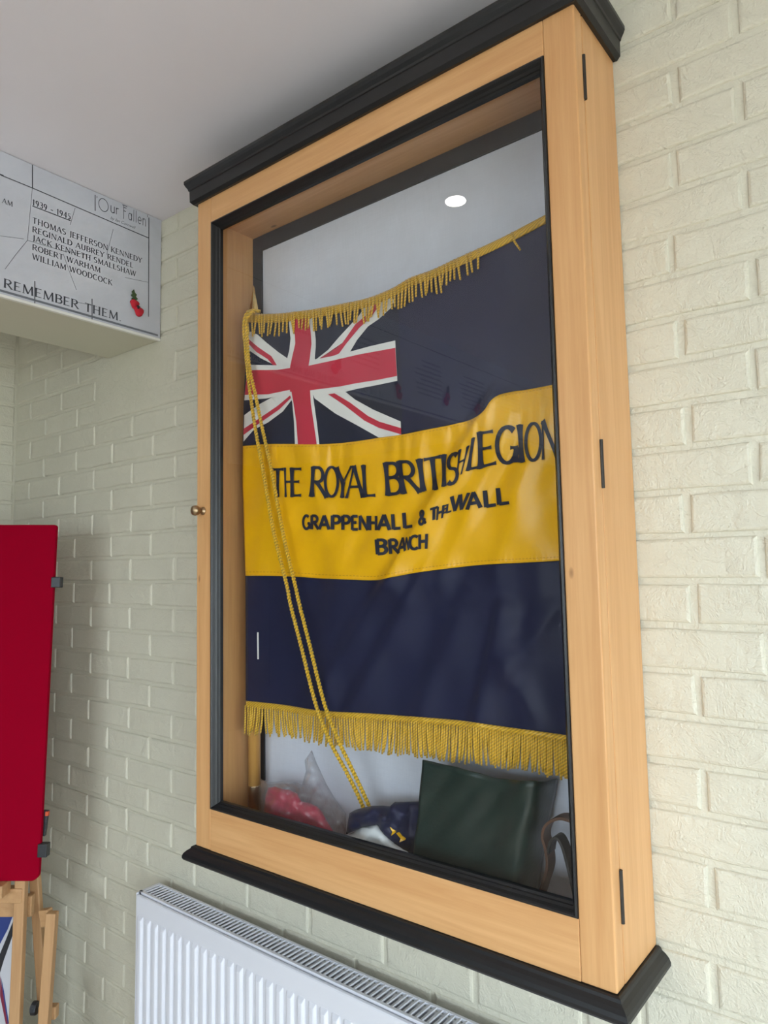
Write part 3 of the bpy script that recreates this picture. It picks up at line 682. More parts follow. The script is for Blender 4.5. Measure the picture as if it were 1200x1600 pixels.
tag(flag, 'navy and yellow ceremonial standard with union canton and gold fringe hanging inside the cabinet', 'flag')
def fb(b, name, mat, smooth=True, fix=False, parent=flag, kind=None):
    b.v = [tuple(Vector(v) - flo) for v in b.v]; o = b.build(name, mat, parent, smooth=smooth, fix=fix)
    if kind: o['kind'] = kind
    return o
def band(name, fa, fbm, mat, nx, ny, off, hem=0, thick=0):
    P = []
    for j in range(ny + 1):
        row = []
        for i in range(nx + 1):
            u = i / nx; x = 0
            x0 = edge_l(fa(390) + (fbm(390) - fa(390)) * j / ny); x1 = edge_r(fa(890) + (fbm(890) - fa(890)) * j / ny)
            x = x0 + (x1 - x0) * u; y = fa(x) + (fbm(x) - fa(x)) * j / ny
            e = hem * (.5 + .5 * math.sin(x * .9 + 2 * math.sin(x * .13))) * (math.exp(-(j / ny * (fbm(x) - fa(x)) / 7) ** 2) + math.exp(-((1 - j / ny) * (fbm(x) - fa(x)) / 7) ** 2))
            row.append(FP(x, y, off + e))
        P.append(row)
    b = MB().grid(P); o = fb(b, name, mat)
    s = o.modifiers.new('solid', 'SOLIDIFY'); s.thickness = .0007; s.offset = 0
    return o
band('navy_field', lambda x: c_top(x) + 3, lambda x: c_yt(x) + 2, M['navy'], 130, 60, 0)
band('navy_field', lambda x: c_yb(x) - 2, lambda x: c_bt(x) + 6, M['navy'], 130, 60, 0)
band('yellow_band', c_yt, c_yb, M['yellow'], 260, 64, .0022, .0012)
def shape(name, polys, mat, off, cut=9.0, fold=True):
    bm = bmesh.new()
    for q in polys:
        vs = [bm.verts.new((x, y, 0)) for x, y in q]
        try: bm.faces.new(vs)
        except ValueError: pass
    bmesh.ops.triangulate(bm, faces=bm.faces[:])
    xs = [v.co.x for v in bm.verts]; ys = [v.co.y for v in bm.verts]
    for ax, lo, hi in ((0, min(xs), max(xs)), (1, min(ys), max(ys))):
        c = math.floor(lo / cut) * cut + cut
        while c < hi:
            co = (c, 0, 0) if ax == 0 else (0, c, 0); no = (1, 0, 0) if ax == 0 else (0, 1, 0)
            bmesh.ops.bisect_plane(bm, geom=bm.verts[:] + bm.edges[:] + bm.faces[:], plane_co=co, plane_no=no); c += cut
    bm.verts.index_update()
    b = MB(); b.add([FP(v.co.x, v.co.y, off) for v in bm.verts], [tuple(v.index for v in f.verts) for f in bm.faces]); bm.free()
    return fb(b, name, mat)
# union canton
W1 = [(402.7,523),(416,535),(434.7,550),(452,562),(452,573),(430,571),(407,559.5),(391.3,548.7),(386,545),(385,521),(392,518)]
R1 = [(387,528.5),(402.7,542),(424,556.5),(433,571.5),(428,572),(418,561),(400,549.5),(387,535.5)]
W2 = [(489,565),(492.9,562.3),(512.7,546.7),(528.3,528.3),(546.7,508.4),(560.9,492.9),(571,478),(612,464),(616,470),(611,481),(592,498.5),(575,510),(558,531),(546.7,550),(520,560),(490,568)]
R2 = [(494,563.6),(524,549),(535.4,535.4),(555,507),(575,490),(587,474),(596,471.5),(580.7,494.3),(560.9,512.7),(541,536.8),(529.7,552.4),(504,563.2)]
W3 = [(381.5,648.7),(405,631.7),(424.8,621),(452,612),(458,622),(441.8,643),(419,660),(396.5,671.4),(380.5,690)]
R3 = [(380.5,670),(402,655.8),(433.3,634.5),(453,618),(456.5,620),(436,640),(405,661.5),(380,680)]
W4 = [(488,614),(539.6,612),(555.2,624.6),(583.5,640.2),(626,658.6),(627,679.6),(592,683.8),(560.9,666.2),(524,646.2),(491.4,622.3)]
R4 = [(522.6,614.5),(546.7,628.9),(575,650),(592,658.6),(626.7,669),(626.8,678.6),(592,668.5),(569.4,657.2),(538,633),(512.7,616)]
shape('canton_ground', [[(386,500),(440,497),(500,489),(560,475),(622,452),(624,540),(628,600),(628,679.2),(560,689),(505,694),(440,694),(380,697),(382,600)]], M['navy2'], .0006)
for q in (W1, W2, W3, W4): shape('white_saltire', [q], M['white'], .0012)
for q in (R1, R2, R3, R4): shape('red_saltire', [q], M['red'], .0019)
WC = [[(451,500),(454,529),(452,547),(448.7,560),(447,571),(447,620),(452.6,614.7),(456.6,629),(459.4,660),(460.8,694.3),(499,694.3),(495,660),(490.9,631.7),(489,617),(492,600),(492,557),(493.3,543),(493.3,530),(491.3,512),(489,496)]]
HC = [[(388,570),(430.5,570.8),(453,567.5),(482,563.5),(516,557),(546.7,549.5),(580,540.5),(617.5,532),(620.8,595),(590,601.5),(558,607.6),(535,613.3),(487,617.5),(453,614.7),(416,622.6),(381.8,625.5),(384,600)]]
shape('white_cross', HC, M['white'], .0025); shape('white_cross', WC, M['white'], .0027)
RCV = [[(458,498),(460.7,523),(461.3,537),(456.7,556.7),(453.2,573),(453,612),(455.4,612),(458.8,631.7),(463,660),(465.4,694.2),(494.8,694.2),(490,660),(485.8,631.7),(484.4,610),(482,590),(482,572),(484,560),(486.7,537),(485.3,518),(482,497)]]
RCH = [[(387,578.4),(433.3,578),(453,575),(482,571.5),(518,563.7),(560.9,553.8),(617.5,543.5),(620.2,587.5),(590,593.5),(555.2,599),(532.5,603.6),(484.4,609.8),(453,609),(419,616),(382.6,617),(384,600)]]
shape('red_cross', RCH, M['red'], .0033); shape('red_cross', RCV, M['red'], .0035)
# lettering on the yellow band: (char, top-left, top-right, bottom-right, bottom-left) in photo pixels
def r5(x, y): return (370 + x / 4.444, 660 + y / 4.444)
def r6(x, y): return (620 + x / 4.444, 600 + y / 4.444)
def flag_letter(ch, q, thick, thin, serif, flare):
    asp, ps = letter_polys(ch, thick, thin, serif, flare); tl, tr, br, bl_ = q
    def mp(x, y):
        u = x / asp
        a = (bl_[0] + (br[0] - bl_[0]) * u, bl_[1] + (br[1] - bl_[1]) * u); b = (tl[0] + (tr[0] - tl[0]) * u, tl[1] + (tr[1] - tl[1]) * u)
        return (a[0] + (b[0] - a[0]) * y, a[1] + (b[1] - a[1]) * y)
    return [[mp(*p) for p in poly] for poly in ps]
def Q5(a, b, c, d): return [r5(*a), r5(*b), r5(*c), r5(*d)]
def Q6(a, b, c, d): return [r6(*a), r6(*b), r6(*c), r6(*d)]
def rA(x, y): return (594 + x / 6.417, 672 + y / 6.417)
def rC(x, y): return (414 + x / 6.417, 703 + y / 6.417)
def QA(a, b, c, d): return [rA(*a), rA(*b), rA(*c), rA(*d)]
def QC(a, b, c, d): return [rC(*a), rC(*b), rC(*c), rC(*d)]
line1 = [('T', QC((66,186),(192,182),(186,470),(66,473))), ('H', QC((186,180),(272,180),(278,470),(194,471))), ('E', QC((252,181),(372,180),(366,466),(254,471))),
 ('R', QC((462,168),(606,168),(632,476),(440,468))), ('O', QC((590,166),(744,166),(744,474),(590,474))), ('Y', QC((706,180),(876,162),(848,478),(698,480))), ('A', QC((812,162),(968,156),(996,474),(808,480))), ('L', QC((958,153),(1094,149),(1112,468),(976,472))),
 ('B', QA((26,328),(196,316),(230,640),(52,658))), ('R', QA((160,312),(352,300),(412,622),(206,642))), ('I', QA((342,296),(440,284),(476,606),(388,620))), ('T', QA((426,286),(614,250),(648,590),(458,606))), ('I', QA((598,250),(676,240),(674,556),(606,572))),
 ('S', QA((672,250),(798,212),(782,530),(654,558))), ('H', QA((780,206),(900,152),(822,436),(758,474))), ('L', QA((912,86),(1014,48),(1008,380),(852,412))), ('E', QA((968,22),(1142,-4),(1172,340),(974,394))),
 ('G', Q6((680,300),(842,288),(842,548),(686,560))), ('I', Q6((822,286),(884,280),(898,540),(838,546))), ('O', Q6((884,272),(1012,264),(1010,530),(884,540))), ('N', Q6((996,258),(1124,236),(1134,506),(998,524)))]
def letters(lst, name, th, tn, sf, fl, off):
    for ch, q in lst: shape(name, flag_letter(ch, q, th, tn, sf, fl), M['letter'], off, 5.0)
letters(line1, 'legion_letter', .145, .075, .055, .55, .0058)
line2 = []
for ch, a, b in (('G',456,508),('R',512,570),('A',568,645),('P',653,722),('P',726,788),('E',793,842),('N',846,918),('H',916,976)):
    line2.append((ch, Q5((a,645 + (a-458)*.008),(b,645 + (b-458)*.008),(b,741 + (b-458)*.016),(a,741 + (a-458)*.016))))
line2 += [('A', Q5((978,642),(1066,640),(1066,747),(974,748))), ('L', Q5((1068,638),(1135,634),(1140,738),(1074,743))), ('L', Q6((34,896),(106,886),(110,990),(42,1002))), ('&', Q6((148,884),(202,874),(206,970),(150,980))),
 ('T', Q6((228,868),(288,850),(286,936),(226,952))), ('H', Q6((278,856),(332,838),(322,928),(272,948))), ('E', Q6((322,848),(352,836),(346,886),(320,904))), ('L', Q6((346,838),(382,820),(380,884),(336,900))),
 ('W', Q6((376,782),(504,754),(474,868),(376,888))), ('A', Q6((490,756),(572,744),(588,858),(482,874))), ('L', Q6((594,742),(676,732),(692,842),(604,858))), ('L', Q6((684,724),(766,716),(784,828),(694,840)))]
letters(line2, 'branch_letter', .22, .20, 0, 0, .0055)
line3 = [('B', Q5((958,814),(1042,812),(1044,912),(966,917))), ('R', Q5((1050,814),(1122,810),(1130,908),(1058,914))), ('A', Q6((16,1070),(66,1062),(60,1158),(2,1178))), ('N', Q6((62,1066),(94,1058),(86,1150),(50,1160))), ('C', Q6((84,1058),(152,1050),(156,1146),(82,1150))), ('H', Q6((148,1046),(218,1040),(214,1144),(148,1148)))]
letters(line3, 'branch_letter', .22, .20, 0, 0, .0055)
# hem stitching
for fc, d in ((c_yt, 3.5), (c_yb, -6)):
    b = MB(); x = 384
    while x < 880:
        b.add([FP(x, fc(x) + d - .5, .0042), FP(x + 3.4, fc(x + 3.4) + d - .5, .0042), FP(x + 3.4, fc(x + 3.4) + d + .5, .0042), FP(x, fc(x) + d + .5, .0042)], [(0, 1, 2, 3)]); x += 5.4
    fb(b, 'hem_stitching', M['stitch'], kind='stuff')
# fringes
rf = random.Random(5)
def head(fc, h, x0, x1, off, name):
    P = []; xs = np.linspace(x0, x1, 160)
    for j in range(7):
        a = j / 6; P.append([FP(x, fc(x) + h * a, off + .0032 * math.sin(math.pi * a) + .0007 * math.sin(x * 1.55 + a * 3)) for x in xs])
    o = fb(MB().grid(P), name, M['gold']); s = o.modifiers.new('solid', 'SOLIDIFY'); s.thickness = .002; s.offset = 0
head(lambda x: c_bt(x) - 1, 10, 384.5, 908, .0015, 'fringe_heading')
head(lambda x: c_top(x), 13.5, 386, 894, .0015, 'fringe_heading')
b = MB(); x = 383.5
while x < 912:
    y0 = c_bt(x) + 5; y1 = c_fb(x) + rf.uniform(-4, 3); sw = rf.uniform(-3, 3) + 3.0 * math.sin(x * .06); o0 = rf.uniform(.000, .006)
    pts = [FP(x + sw * (t ** 2), y0 + (y1 - y0) * t, .004 + o0 * math.sin(t * 2.5)) for t in (0, .25, .5, .75, 1)]
    b.tube(pts, [.0022, .0026, .0026, .0026, .0020], 5); x += rf.uniform(3.0, 4.4)
fb(b, 'fringe_strings', M['gold'], kind='stuff')
b = MB(); x = 386.5
def drop(x, L, sw, o0=.004):
    y0 = c_top(x) + 1; b.tube([FP(x, y0 - 1, .002), FP(x, y0 + 3, .0075), FP(x + sw * .3, y0 + L * .5, .0065 + o0), FP(x + sw, y0 + L, .005 + o0)], [.0022, .0025, .0025, .0020], 5)
while x < 716:
    L = np.interp(x, [386, 440, 470, 520, 600, 660, 716], [33, 33, 30, 31, 34, 38, 34]) + rf.uniform(-6, 4); drop(x, L, rf.uniform(-4, 4), rf.uniform(0, .006)); x += rf.uniform(4.2, 7.0)
for x, L, sw in ((729, 32, 2), (735, 30, 3), (747, 30, 0), (800, 26, 13)): drop(x, L, sw)
fb(b, 'fringe_strings', M['gold'], kind='stuff')
shape('white_tag', [[(401.5,988),(404,988),(404.5,1030),(402,1030)]], M['white'], .002)

# pole, finial, cord
pole = empty('flag_pole', U(397, 1290, -.052)); plo = Vector(pole.location)
p_top = on((396.5, 489), 1, -.052); p_bot = on((397.5, 1290), 1, -.052); fz = 1.55 + zB + .02 + TL * (p_bot[0] + 1)
pd = (p_top - p_bot) / (p_top[2] - p_bot[2]); zp = lambda z: p_bot + pd * (z - p_bot[2])
tag(pole, 'varnished wooden flag pole with brass spear finial standing in the cabinet corner', 'flag pole')
def pb(b, name, mat, smooth=True): b.v = [tuple(Vector(v) - plo) for v in b.v]; return b.build(name, mat, pole, smooth=smooth)
zf = on((397, 1226), 1, -.052)[2]
pb(MB().tube([zp(zf), zp(zf + .5), zp(p_top[2] - .01)], .0152, 18), 'shaft', M['pole'])
pb(MB().tube([zp(fz + .001), zp(zf - .002), zp(zf)], [.0152, .0158, .0158], 18), 'ferrule', M['oldbrass'])
b = MB(); zt0 = p_top[2]; zt1 = on((396.5, 446), 1, -.052)[2]; hh = zt1 - zt0
ringp = [(.0062, 0), (.0105, .05), (.0115, .14), (.0095, .30), (.0066, .52), (.0040, .74), (.0018, .92), (.0002, 1.0)]
for ang in (0.55, 0.55 + math.pi / 2):
    e = Vector((math.cos(ang), math.sin(ang), 0)); n = Vector((-e.y, e.x, 0)); vs = []; fs = []
    for r, h in ringp:
        c = Vector(zp(zt0 + h * hh))
        vs += [c + e * r, c + n * min(.0028, r * .5), c - e * r, c - n * min(.0028, r * .5)]
    for i in range(len(ringp) - 1):
        for j in range(4): fs.append((i*4+j, i*4+(j+1) % 4, i*4+4+(j+1) % 4, i*4+4+j))
    b.add(vs, fs)
b.tube([zp(zt0 - .014), zp(zt0 - .004), zp(zt0 + .004)], [.0158, .012, .0065], 16)
pb(b, 'spear_finial', M['brass'], smooth=False)
cordo = empty('gold_cord', U(570, 1258, -.10)); co = Vector(cordo.location)
tag(cordo, 'twisted gold cord looped over the pole and hanging across the flag', 'cord')
S1 = [(401,485.5),(391,486),(384,493),(381,510),(383.8,546.7),(389.4,603.4),(397.5,660),(403.8,697),(411.6,738.8),(419.5,786),(429.6,840),(447.6,912),(454,945),(470,1007.5),(493,1099),(515.8,1158.7),(540,1204),(559,1242),(573,1274),(588,1310)]
S2 = [(406,486.5),(396,487),(388.5,493),(385.5,503),(389.4,569.4),(399.3,617.5),(408,660),(416,697),(425,738.8),(435,795),(446.5,853.5),(461,914),(468,945),(483.7,1007.5),(506.7,1099),(529.6,1158.7),(548,1198),(568,1240),(582,1272),(597,1308)]
for S in (S1, S2):
    P = []
    for (x, y) in S:
        i = len(P); yy = (-.068, -.096, -.107)[i] if i < 3 else float(np.interp(y, [1168, 1250], [-.108, -.066]))
        p = Vector(U(x, y, yy)); p.z = max(p.z, 1.55 + zB + .02 + TL * (p.x + 1) + .005); P.append(p)
    out = []                                        # Catmull-Rom resample
    for i in range(len(P) - 1):
        a, p, q, d = P[max(i-1, 0)], P[i], P[i+1], P[min(i+2, len(P)-1)]; k = max(2, int((q - p).length / .0022))
        for j in range(k):
            t = j / k; out.append(.5 * ((2*p) + (q-a)*t + (2*a-5*p+4*q-d)*t*t + (3*p-a-3*q+d)*t**3))
    out.append(P[-1]); b = MB(); ph = 0
    for s in (0, math.pi):
        pts = []; dist = 0
        for i, c in enumerate(out):
            d = (out[min(i+1, len(out)-1)] - out[max(i-1, 0)]).normalized(); u = d.cross(Vector((0, 1, 0))).normalized(); w_ = d.cross(u)
            if i: dist += (c - out[i-1]).length
            a = s + dist * 2 * math.pi / .017; pts.append(tuple(c + (u * math.cos(a) + w_ * math.sin(a)) * .0023 - co))
        b.tube(pts, .0026, 6)
    b.build('cord_strand', M['cord'], cordo, smooth=True, fix=False)

# ------------------------------------------------------------------ things on the cabinet floor
def floor_z(x): return 1.55 + zB + .02 + TL * (x + 1) + .0003      # the cabinet hangs a little out of level
def pillow(name, poly, y0, bulge, mat, parent, org, cut=5.0, noise=.004, seed=1, dm=22.0, lift=0.0):
    bm = bmesh.new(); vs = [bm.verts.new((x, y, 0)) for x, y in poly]; bm.faces.new(vs); bmesh.ops.triangulate(bm, faces=bm.faces[:])
    xs = [p[0] for p in poly]; ys = [p[1] for p in poly]
    for ax, lo, hi in ((0, min(xs), max(xs)), (1, min(ys), max(ys))):
        c = math.floor(lo / cut) * cut + cut
        while c < hi:
            bmesh.ops.bisect_plane(bm, geom=bm.verts[:] + bm.edges[:] + bm.faces[:], plane_co=(c, 0, 0) if ax == 0 else (0, c, 0), plane_no=(1, 0, 0) if ax == 0 else (0, 1, 0)); c += cut
    bm.verts.index_update()
    segs = list(zip(poly, poly[1:] + poly[:1]))
    def dist(p):
        best = 1e9
        for (ax, ay), (bx, by) in segs:
            dx, dy = bx - ax, by - ay; t = max(0, min(1, ((p[0]-ax)*dx + (p[1]-ay)*dy) / (dx*dx + dy*dy + 1e-9))); best = min(best, math.hypot(p[0]-ax-dx*t, p[1]-ay-dy*t))
        return best
    V = []; B = []
    rr = random.Random(seed); ph = [rr.uniform(0, 6) for _ in range(6)]
    for v in bm.verts:
        d = min(1, dist((v.co.x, v.co.y)) / dm); h = math.sqrt(max(0, 1 - (1 - d) ** 2))
        x, y = v.co.x, v.co.y
        w_ = noise * h * (math.sin(x*.22 + y*.13 + ph[0]) + .7 * math.sin(x*.17 - y*.24 + ph[1]) + .5 * math.sin(x*.09 + y*.31 + ph[2]) + .6 * abs(math.sin(x*.16 - y*.21 + ph[3])))
        for L, sg in ((V, -1), (B, 1)):
            yc, bu = (y0(x), bulge(x)) if callable(y0) else (y0, bulge)
            p = list(U(x, y, yc + sg * bu * h * (1 if sg < 0 else .6) - (w_ * (bu / .03) if sg < 0 else 0))); p[2] = max(p[2], floor_z(p[0]) + lift); L.append(tuple(Vector(p) - org))
    F = [tuple(v.index for v in f.verts) for f in bm.faces]; n = len(V); bd = [tuple(v.index for v in e.verts) for e in bm.edges if e.is_boundary]; bm.free()
    b = MB(); b.add(V + B, F + [tuple(n + i for i in reversed(f)) for f in F] + [(a, c, n + c, n + a) for a, c in bd])
    o = b.build(name, mat, parent, smooth=True); bmm = bmesh.new(); bmm.from_mesh(o.data); bmesh.ops.remove_doubles(bmm, verts=bmm.verts, dist=.0003); bmesh.ops.recalc_face_normals(bmm, faces=bmm.faces); bmm.to_mesh(o.data); bmm.free()
    return o
def base(px, y):                                     # point on the cabinet floor under photo column px
    lo, hi = 1200, 1500
    for _ in range(40):
        md = (lo + hi) / 2
        q = U(px, md, y)
        if q[2] > floor_z(q[0]): lo = md
        else: hi = md
    return lo
E0 = Vector(U(465, base(465, -.085), -.085))
bag = empty('plastic_bag', E0); tag(bag, 'crumpled clear plastic bag lying on the cabinet floor around red cloth', 'bag')
rd = empty('red_cloth', E0 + Vector((0, .004, 0))); tag(rd, 'folded bright red cloth packed in the clear plastic bag', 'cloth')
bb = lambda x, y=-.085: base(x, y)
pillow('folded_cloth', [(412,bb(412)),(412.5,1264),(415,1244),(419,1230.5),(430,1229),(440.7,1232.6),(452,1234),(464.5,1240),(471,1252),(484,1255),(494.8,1259.7),(503,1268),(510,1281),(520.8,1298.7),(527,bb(527))], -.085, .022, M['pinkred'], rd, Vector(rd.location), seed=3, noise=.0012, lift=.0012)
pillow('bag_body', [(407,bb(407)),(405,1240),(408,1217),(420,1222),(440,1221),(462,1222),(472,1226),(478,1205),(476,1188),(487,1172),(494,1190),(510,1225),(525,1250),(541,1272),(541,1298),(536,bb(536))], -.085, .036, M['film'], bag, E0, seed=8, noise=.006, dm=26)
E1 = Vector(U(590, base(590, -.095), -.095))
gv = empty('white_cloth', E1); tag(gv, 'folded white cloth lying under the navy cloth on the cabinet floor', 'cloth')
pillow('folded_cloth', [(541,bb(541,-.1)),(543,1305),(566,1292),(590,1287),(602,1302),(616,1318),(630,1327),(638,1331),(636,bb(636,-.1))], -.105, .022, M['glove'], gv, E1, seed=4, noise=.003, dm=16)
nv = empty('navy_cloth', E1 + Vector((.03, .01, 0))); tag(nv, 'crumpled navy cloth with yellow embroidered marks heaped beside the green folder', 'cloth')
ncl = pillow('crumpled_cloth', [(540.5,1304),(546,1270.5),(556,1265),(568.5,1261.8),(582,1259),(597,1258.6),(609,1259.7),(617,1253),(640,1252.5),(672,1252),(672,bb(672,-.055)),(652,bb(652,-.055)),(644,1336),(636,1331),(610,1319),(598,1306),(589,1290),(566,1293)], lambda x: float(np.interp(x, [600, 640], [-.105, -.056])), lambda x: float(np.interp(x, [600, 640], [.030, .016])), M['navy'], nv, Vector(nv.location), seed=6, noise=.0042, dm=24)
from mathutils.bvhtree import BVHTree
nbvh = BVHTree.FromPolygons([v.co.copy() for v in ncl.data.vertices], [tuple(p.vertices) for p in ncl.data.polygons])
for q in ([(610,1292),(618.5,1297.5),(618,1301),(612,1305.5),(614,1299)], [(620,1301.5),(623,1300),(628,1306),(634.5,1310),(633,1312.5),(625,1315.5),(627,1310)]):
    k = len(q); hits = []
    for x, y in q:                                   # lay the mark on the cloth
        d = Vector(np.array([(x - 600) / FPX, (800 - y) / FPX, 1.0]) @ MR).normalized(); h_ = nbvh.ray_cast(Vector(CAM) - Vector(nv.location), d)[0]
        hits.append((h_ if h_ is not None else Vector(U(x, y, -.13)) - Vector(nv.location)))
    vs = [p + Vector((0, dy, 0)) for dy in (-.0022, .0012) for p in hits]
    MB().add(vs, [tuple(range(k)), tuple(range(2*k-1, k-1, -1))] + [(i, (i+1) % k, k+(i+1) % k, k+i) for i in range(k)]).build('embroidered_mark', M['yellow'], nv)
# green folder
E2 = Vector(U(745, base(745, -.10), -.10)); fo = empty('green_folder', E2); tag(fo, 'dark green leathercloth folder standing upright with a curled spine beside the navy cloth', 'folder')
fl_t = smooth_curve([(660.6,1187.4),(700,1196),(740,1206),(772,1215),(800,1218.5),(830,1220.5),(852,1221),(871,1217)])
P = []
NU, NV = 48, 24
for i in range(NU + 1):
    u = i / NU; col = []
    yy = -.100 - .012 * math.exp(-((u - .78) / .12) ** 2) + (0 if u < .80 else .075 * ((u - .80) / .20) ** 2) + .002 * math.sin(u * 14)
    pxt = 660.6 + (871 - 660.6) * u; pt = Vector(U(pxt, fl_t(pxt), yy))
    pxb = 646.5 + (838 - 646.5) * u; pb_ = Vector(U(pxb, 1337 + (1392 - 1337) * u, yy)); d = (pb_ - pt); k = (floor_z(pb_.x) - pt.z) / d.z; pb_ = pt + d * k
    for j in range(NV + 1):
        v = j / NV; p = pt.lerp(pb_, v); p.y += .004 * math.sin(v * 5 + u * 3) * (1 - v) * v * 4 * .6 + .0012 * math.sin(u * 31 + v * 17); col.append(p - E2)
    P.append(col)
o = MB().grid(P).build('cover', M['leather'], fo, smooth=True); s = o.modifiers.new('solid', 'SOLIDIFY'); s.thickness = .004; s.offset = 0
pv = [P[i][j] + Vector((.006, .011, 0)) for i, j in ((2, 1), (36, 1), (36, NV), (2, NV))]
MB().add([p + Vector((0, d, -.002 if i < 2 else .0005)) for d in (0, .006) for i, p in enumerate(pv)], [(0,1,2,3),(7,6,5,4),(0,4,5,1),(1,5,6,2),(2,6,7,3),(3,7,4,0)]).build('back_cover', M['leather'], fo)
# leather belt
E3 = Vector(U(868, base(868, -.07), -.07)); be = empty('leather_belt', E3); tag(be, 'coiled brown and black leather strap standing on edge at the right of the green folder', 'belt')
def strap(pts, y, wd, th, mat, name):
    PP = [Vector(U(px, py, y)) for px, py in pts]; out = []
    for i in range(len(PP) - 1):
        a, p, q, d = PP[max(i-1, 0)], PP[i], PP[i+1], PP[min(i+2, len(PP)-1)]
        for j in range(6):
            t = j / 6; out.append(.5 * ((2*p) + (q-a)*t + (2*a-5*p+4*q-d)*t*t + (3*p-a-3*q+d)*t**3))
    out.append(PP[-1])
    for c in out: c.z = max(c.z, floor_z(c.x) + th / 2)
    b = MB(); vs = []; fs = []; n = len(out)
    for i, c in enumerate(out):
        d = (out[min(i+1, n-1)] - out[max(i-1, 0)]).normalized(); nn = d.cross(Vector((0, 1, 0))).normalized()
        for sy, sn in ((-1,-1),(1,-1),(1,1),(-1,1)): vs.append(c + Vector((0, sy * wd / 2, 0)) + nn * sn * th / 2 - E3)
    for i in range(n - 1):
        for j in range(4): fs.append((i*4+j, i*4+(j+1) % 4, i*4+4+(j+1) % 4, i*4+4+j))
    fs += [(3,2,1,0), tuple(range((n-1)*4, n*4))]
    b.add(vs, fs).build(name, mat, be, smooth=False, bevel=.001)
strap([(826,base(826,-.075)),(836,base(836,-.075)),(845,1402),(852,1380),(860,1352),(858,1325),(853,1305),(857,1288),(870,1278),(884,1276),(902,1282)], -.075, .030, .005, M['belt'], 'strap_loop')
strap([(861,1330),(864,1314),(873,1306),(882,1318),(890,1345),(897,1375),(902,1402),(904,base(904,-.085))], -.085, .026, .005, M['belt2'], 'strap_tail')

# ------------------------------------------------------------------ radiator
RX0, RX1, RZ1, RZ0, RYB, RYF = -1.773, -.373, .6945, .095, -.030, -.112
rad = empty('radiator', (-1.073, RYB, RZ0)); ro = Vector(rad.location); tag(rad, 'white double panel radiator with fluted front and slotted top grille under the cabinet', 'radiator')
def rbx(name, a, b, mat=M['radiator'], bevel=.002): 
    lo = Vector([min(p, q) for p, q in zip(a, b)]) - ro; hi = Vector([max(p, q) for p, q in zip(a, b)]) - ro
    c = (lo + hi) / 2; return MB().box(lo, hi).build(name, mat, rad, loc=c, bevel=bevel)
rbx('front_panel', (RX0 + .004, RYF + .006, RZ0), (RX1 - .004, RYF + .016, RZ1 - .004), bevel=.004)
rbx('back_panel', (RX0 + .004, RYB, RZ0), (RX1 - .004, RYB - .012, RZ1 - .012), bevel=.003)
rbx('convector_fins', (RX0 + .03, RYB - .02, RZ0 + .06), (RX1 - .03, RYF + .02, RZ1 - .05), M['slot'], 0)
rbx('end_panel', (RX0, RYB - .002, RZ0 + .02), (RX0 + .0025, RYF + .008, RZ1 - .001)); rbx('end_panel', (RX1 - .0025, RYB - .002, RZ0 + .02), (RX1, RYF + .008, RZ1 - .001))
rbx('grille_frame', (RX0, RYB - .002, RZ1 - .006), (RX1, RYB - .009, RZ1 + .001), bevel=.001); rbx('grille_frame', (RX0, RYF + .016, RZ1 - .006), (RX1, RYF + .024, RZ1 + .001), bevel=.001)
rbx('grille_frame', (RX0, RYB - .009, RZ1 - .006), (RX0 + .012, RYF + .016, RZ1 + .001), bevel=.001)
sm = MB().box((-.0042, RYF + .024 - (RYB - .009) , -.0015), (.0042, 0, .0015)).build('slat', M['radiator'], rad)
x = RX0 + .020; first = True
while x < RX1 - .01:
    o = sm if first else sm.copy()
    if not first: COL.objects.link(o)
    first = False
    o.location = (x - ro.x, RYB - .009 - ro.y, RZ1 - .0015 - ro.z); o.rotation_euler = (0, -.35, 0); x += .0142
# pressed flutes
fm = MB(); hw, tw, dp, zt_, zb_ = .0125, .0065, .0065, RZ1 - .052, RZ0 + .05
fv = [(-hw, 0, zb_), (hw, 0, zb_), (tw, -dp, zb_ + .012), (-tw, -dp, zb_ + .012), (-hw, 0, zt_), (hw, 0, zt_), (tw, -dp, zt_ - .012), (-tw, -dp, zt_ - .012)]
fm.add([(a, b_, c - RZ0) for a, b_, c in fv], [(0,1,2,3),(7,6,5,4),(1,5,6,2),(3,2,6,7),(0,3,7,4),(0,4,5,1)])
flu = fm.build('flute', M['radiator'], rad, bevel=.0022)
x = RX0 + .0265; first = True
while x < RX1 - .02:
    o = flu if first else flu.copy()
    if not first: COL.objects.link(o)
    first = False; o.location = (x - ro.x, RYF + .0065 - ro.y, 0); x += .0333
for xx in (RX0 + .2, RX1 - .2): rbx('bracket', (xx, 0.003, .2), (xx + .03, RYB - .001, .62))
for xx in (RX0 + .03, RX1 - .03): o = MB().tube([Vector((xx, -.07, 0)) - ro, Vector((xx, -.07, RZ0 + .03)) - ro], .0075, 12).build('pipe', M['radiator'], rad, smooth=True)

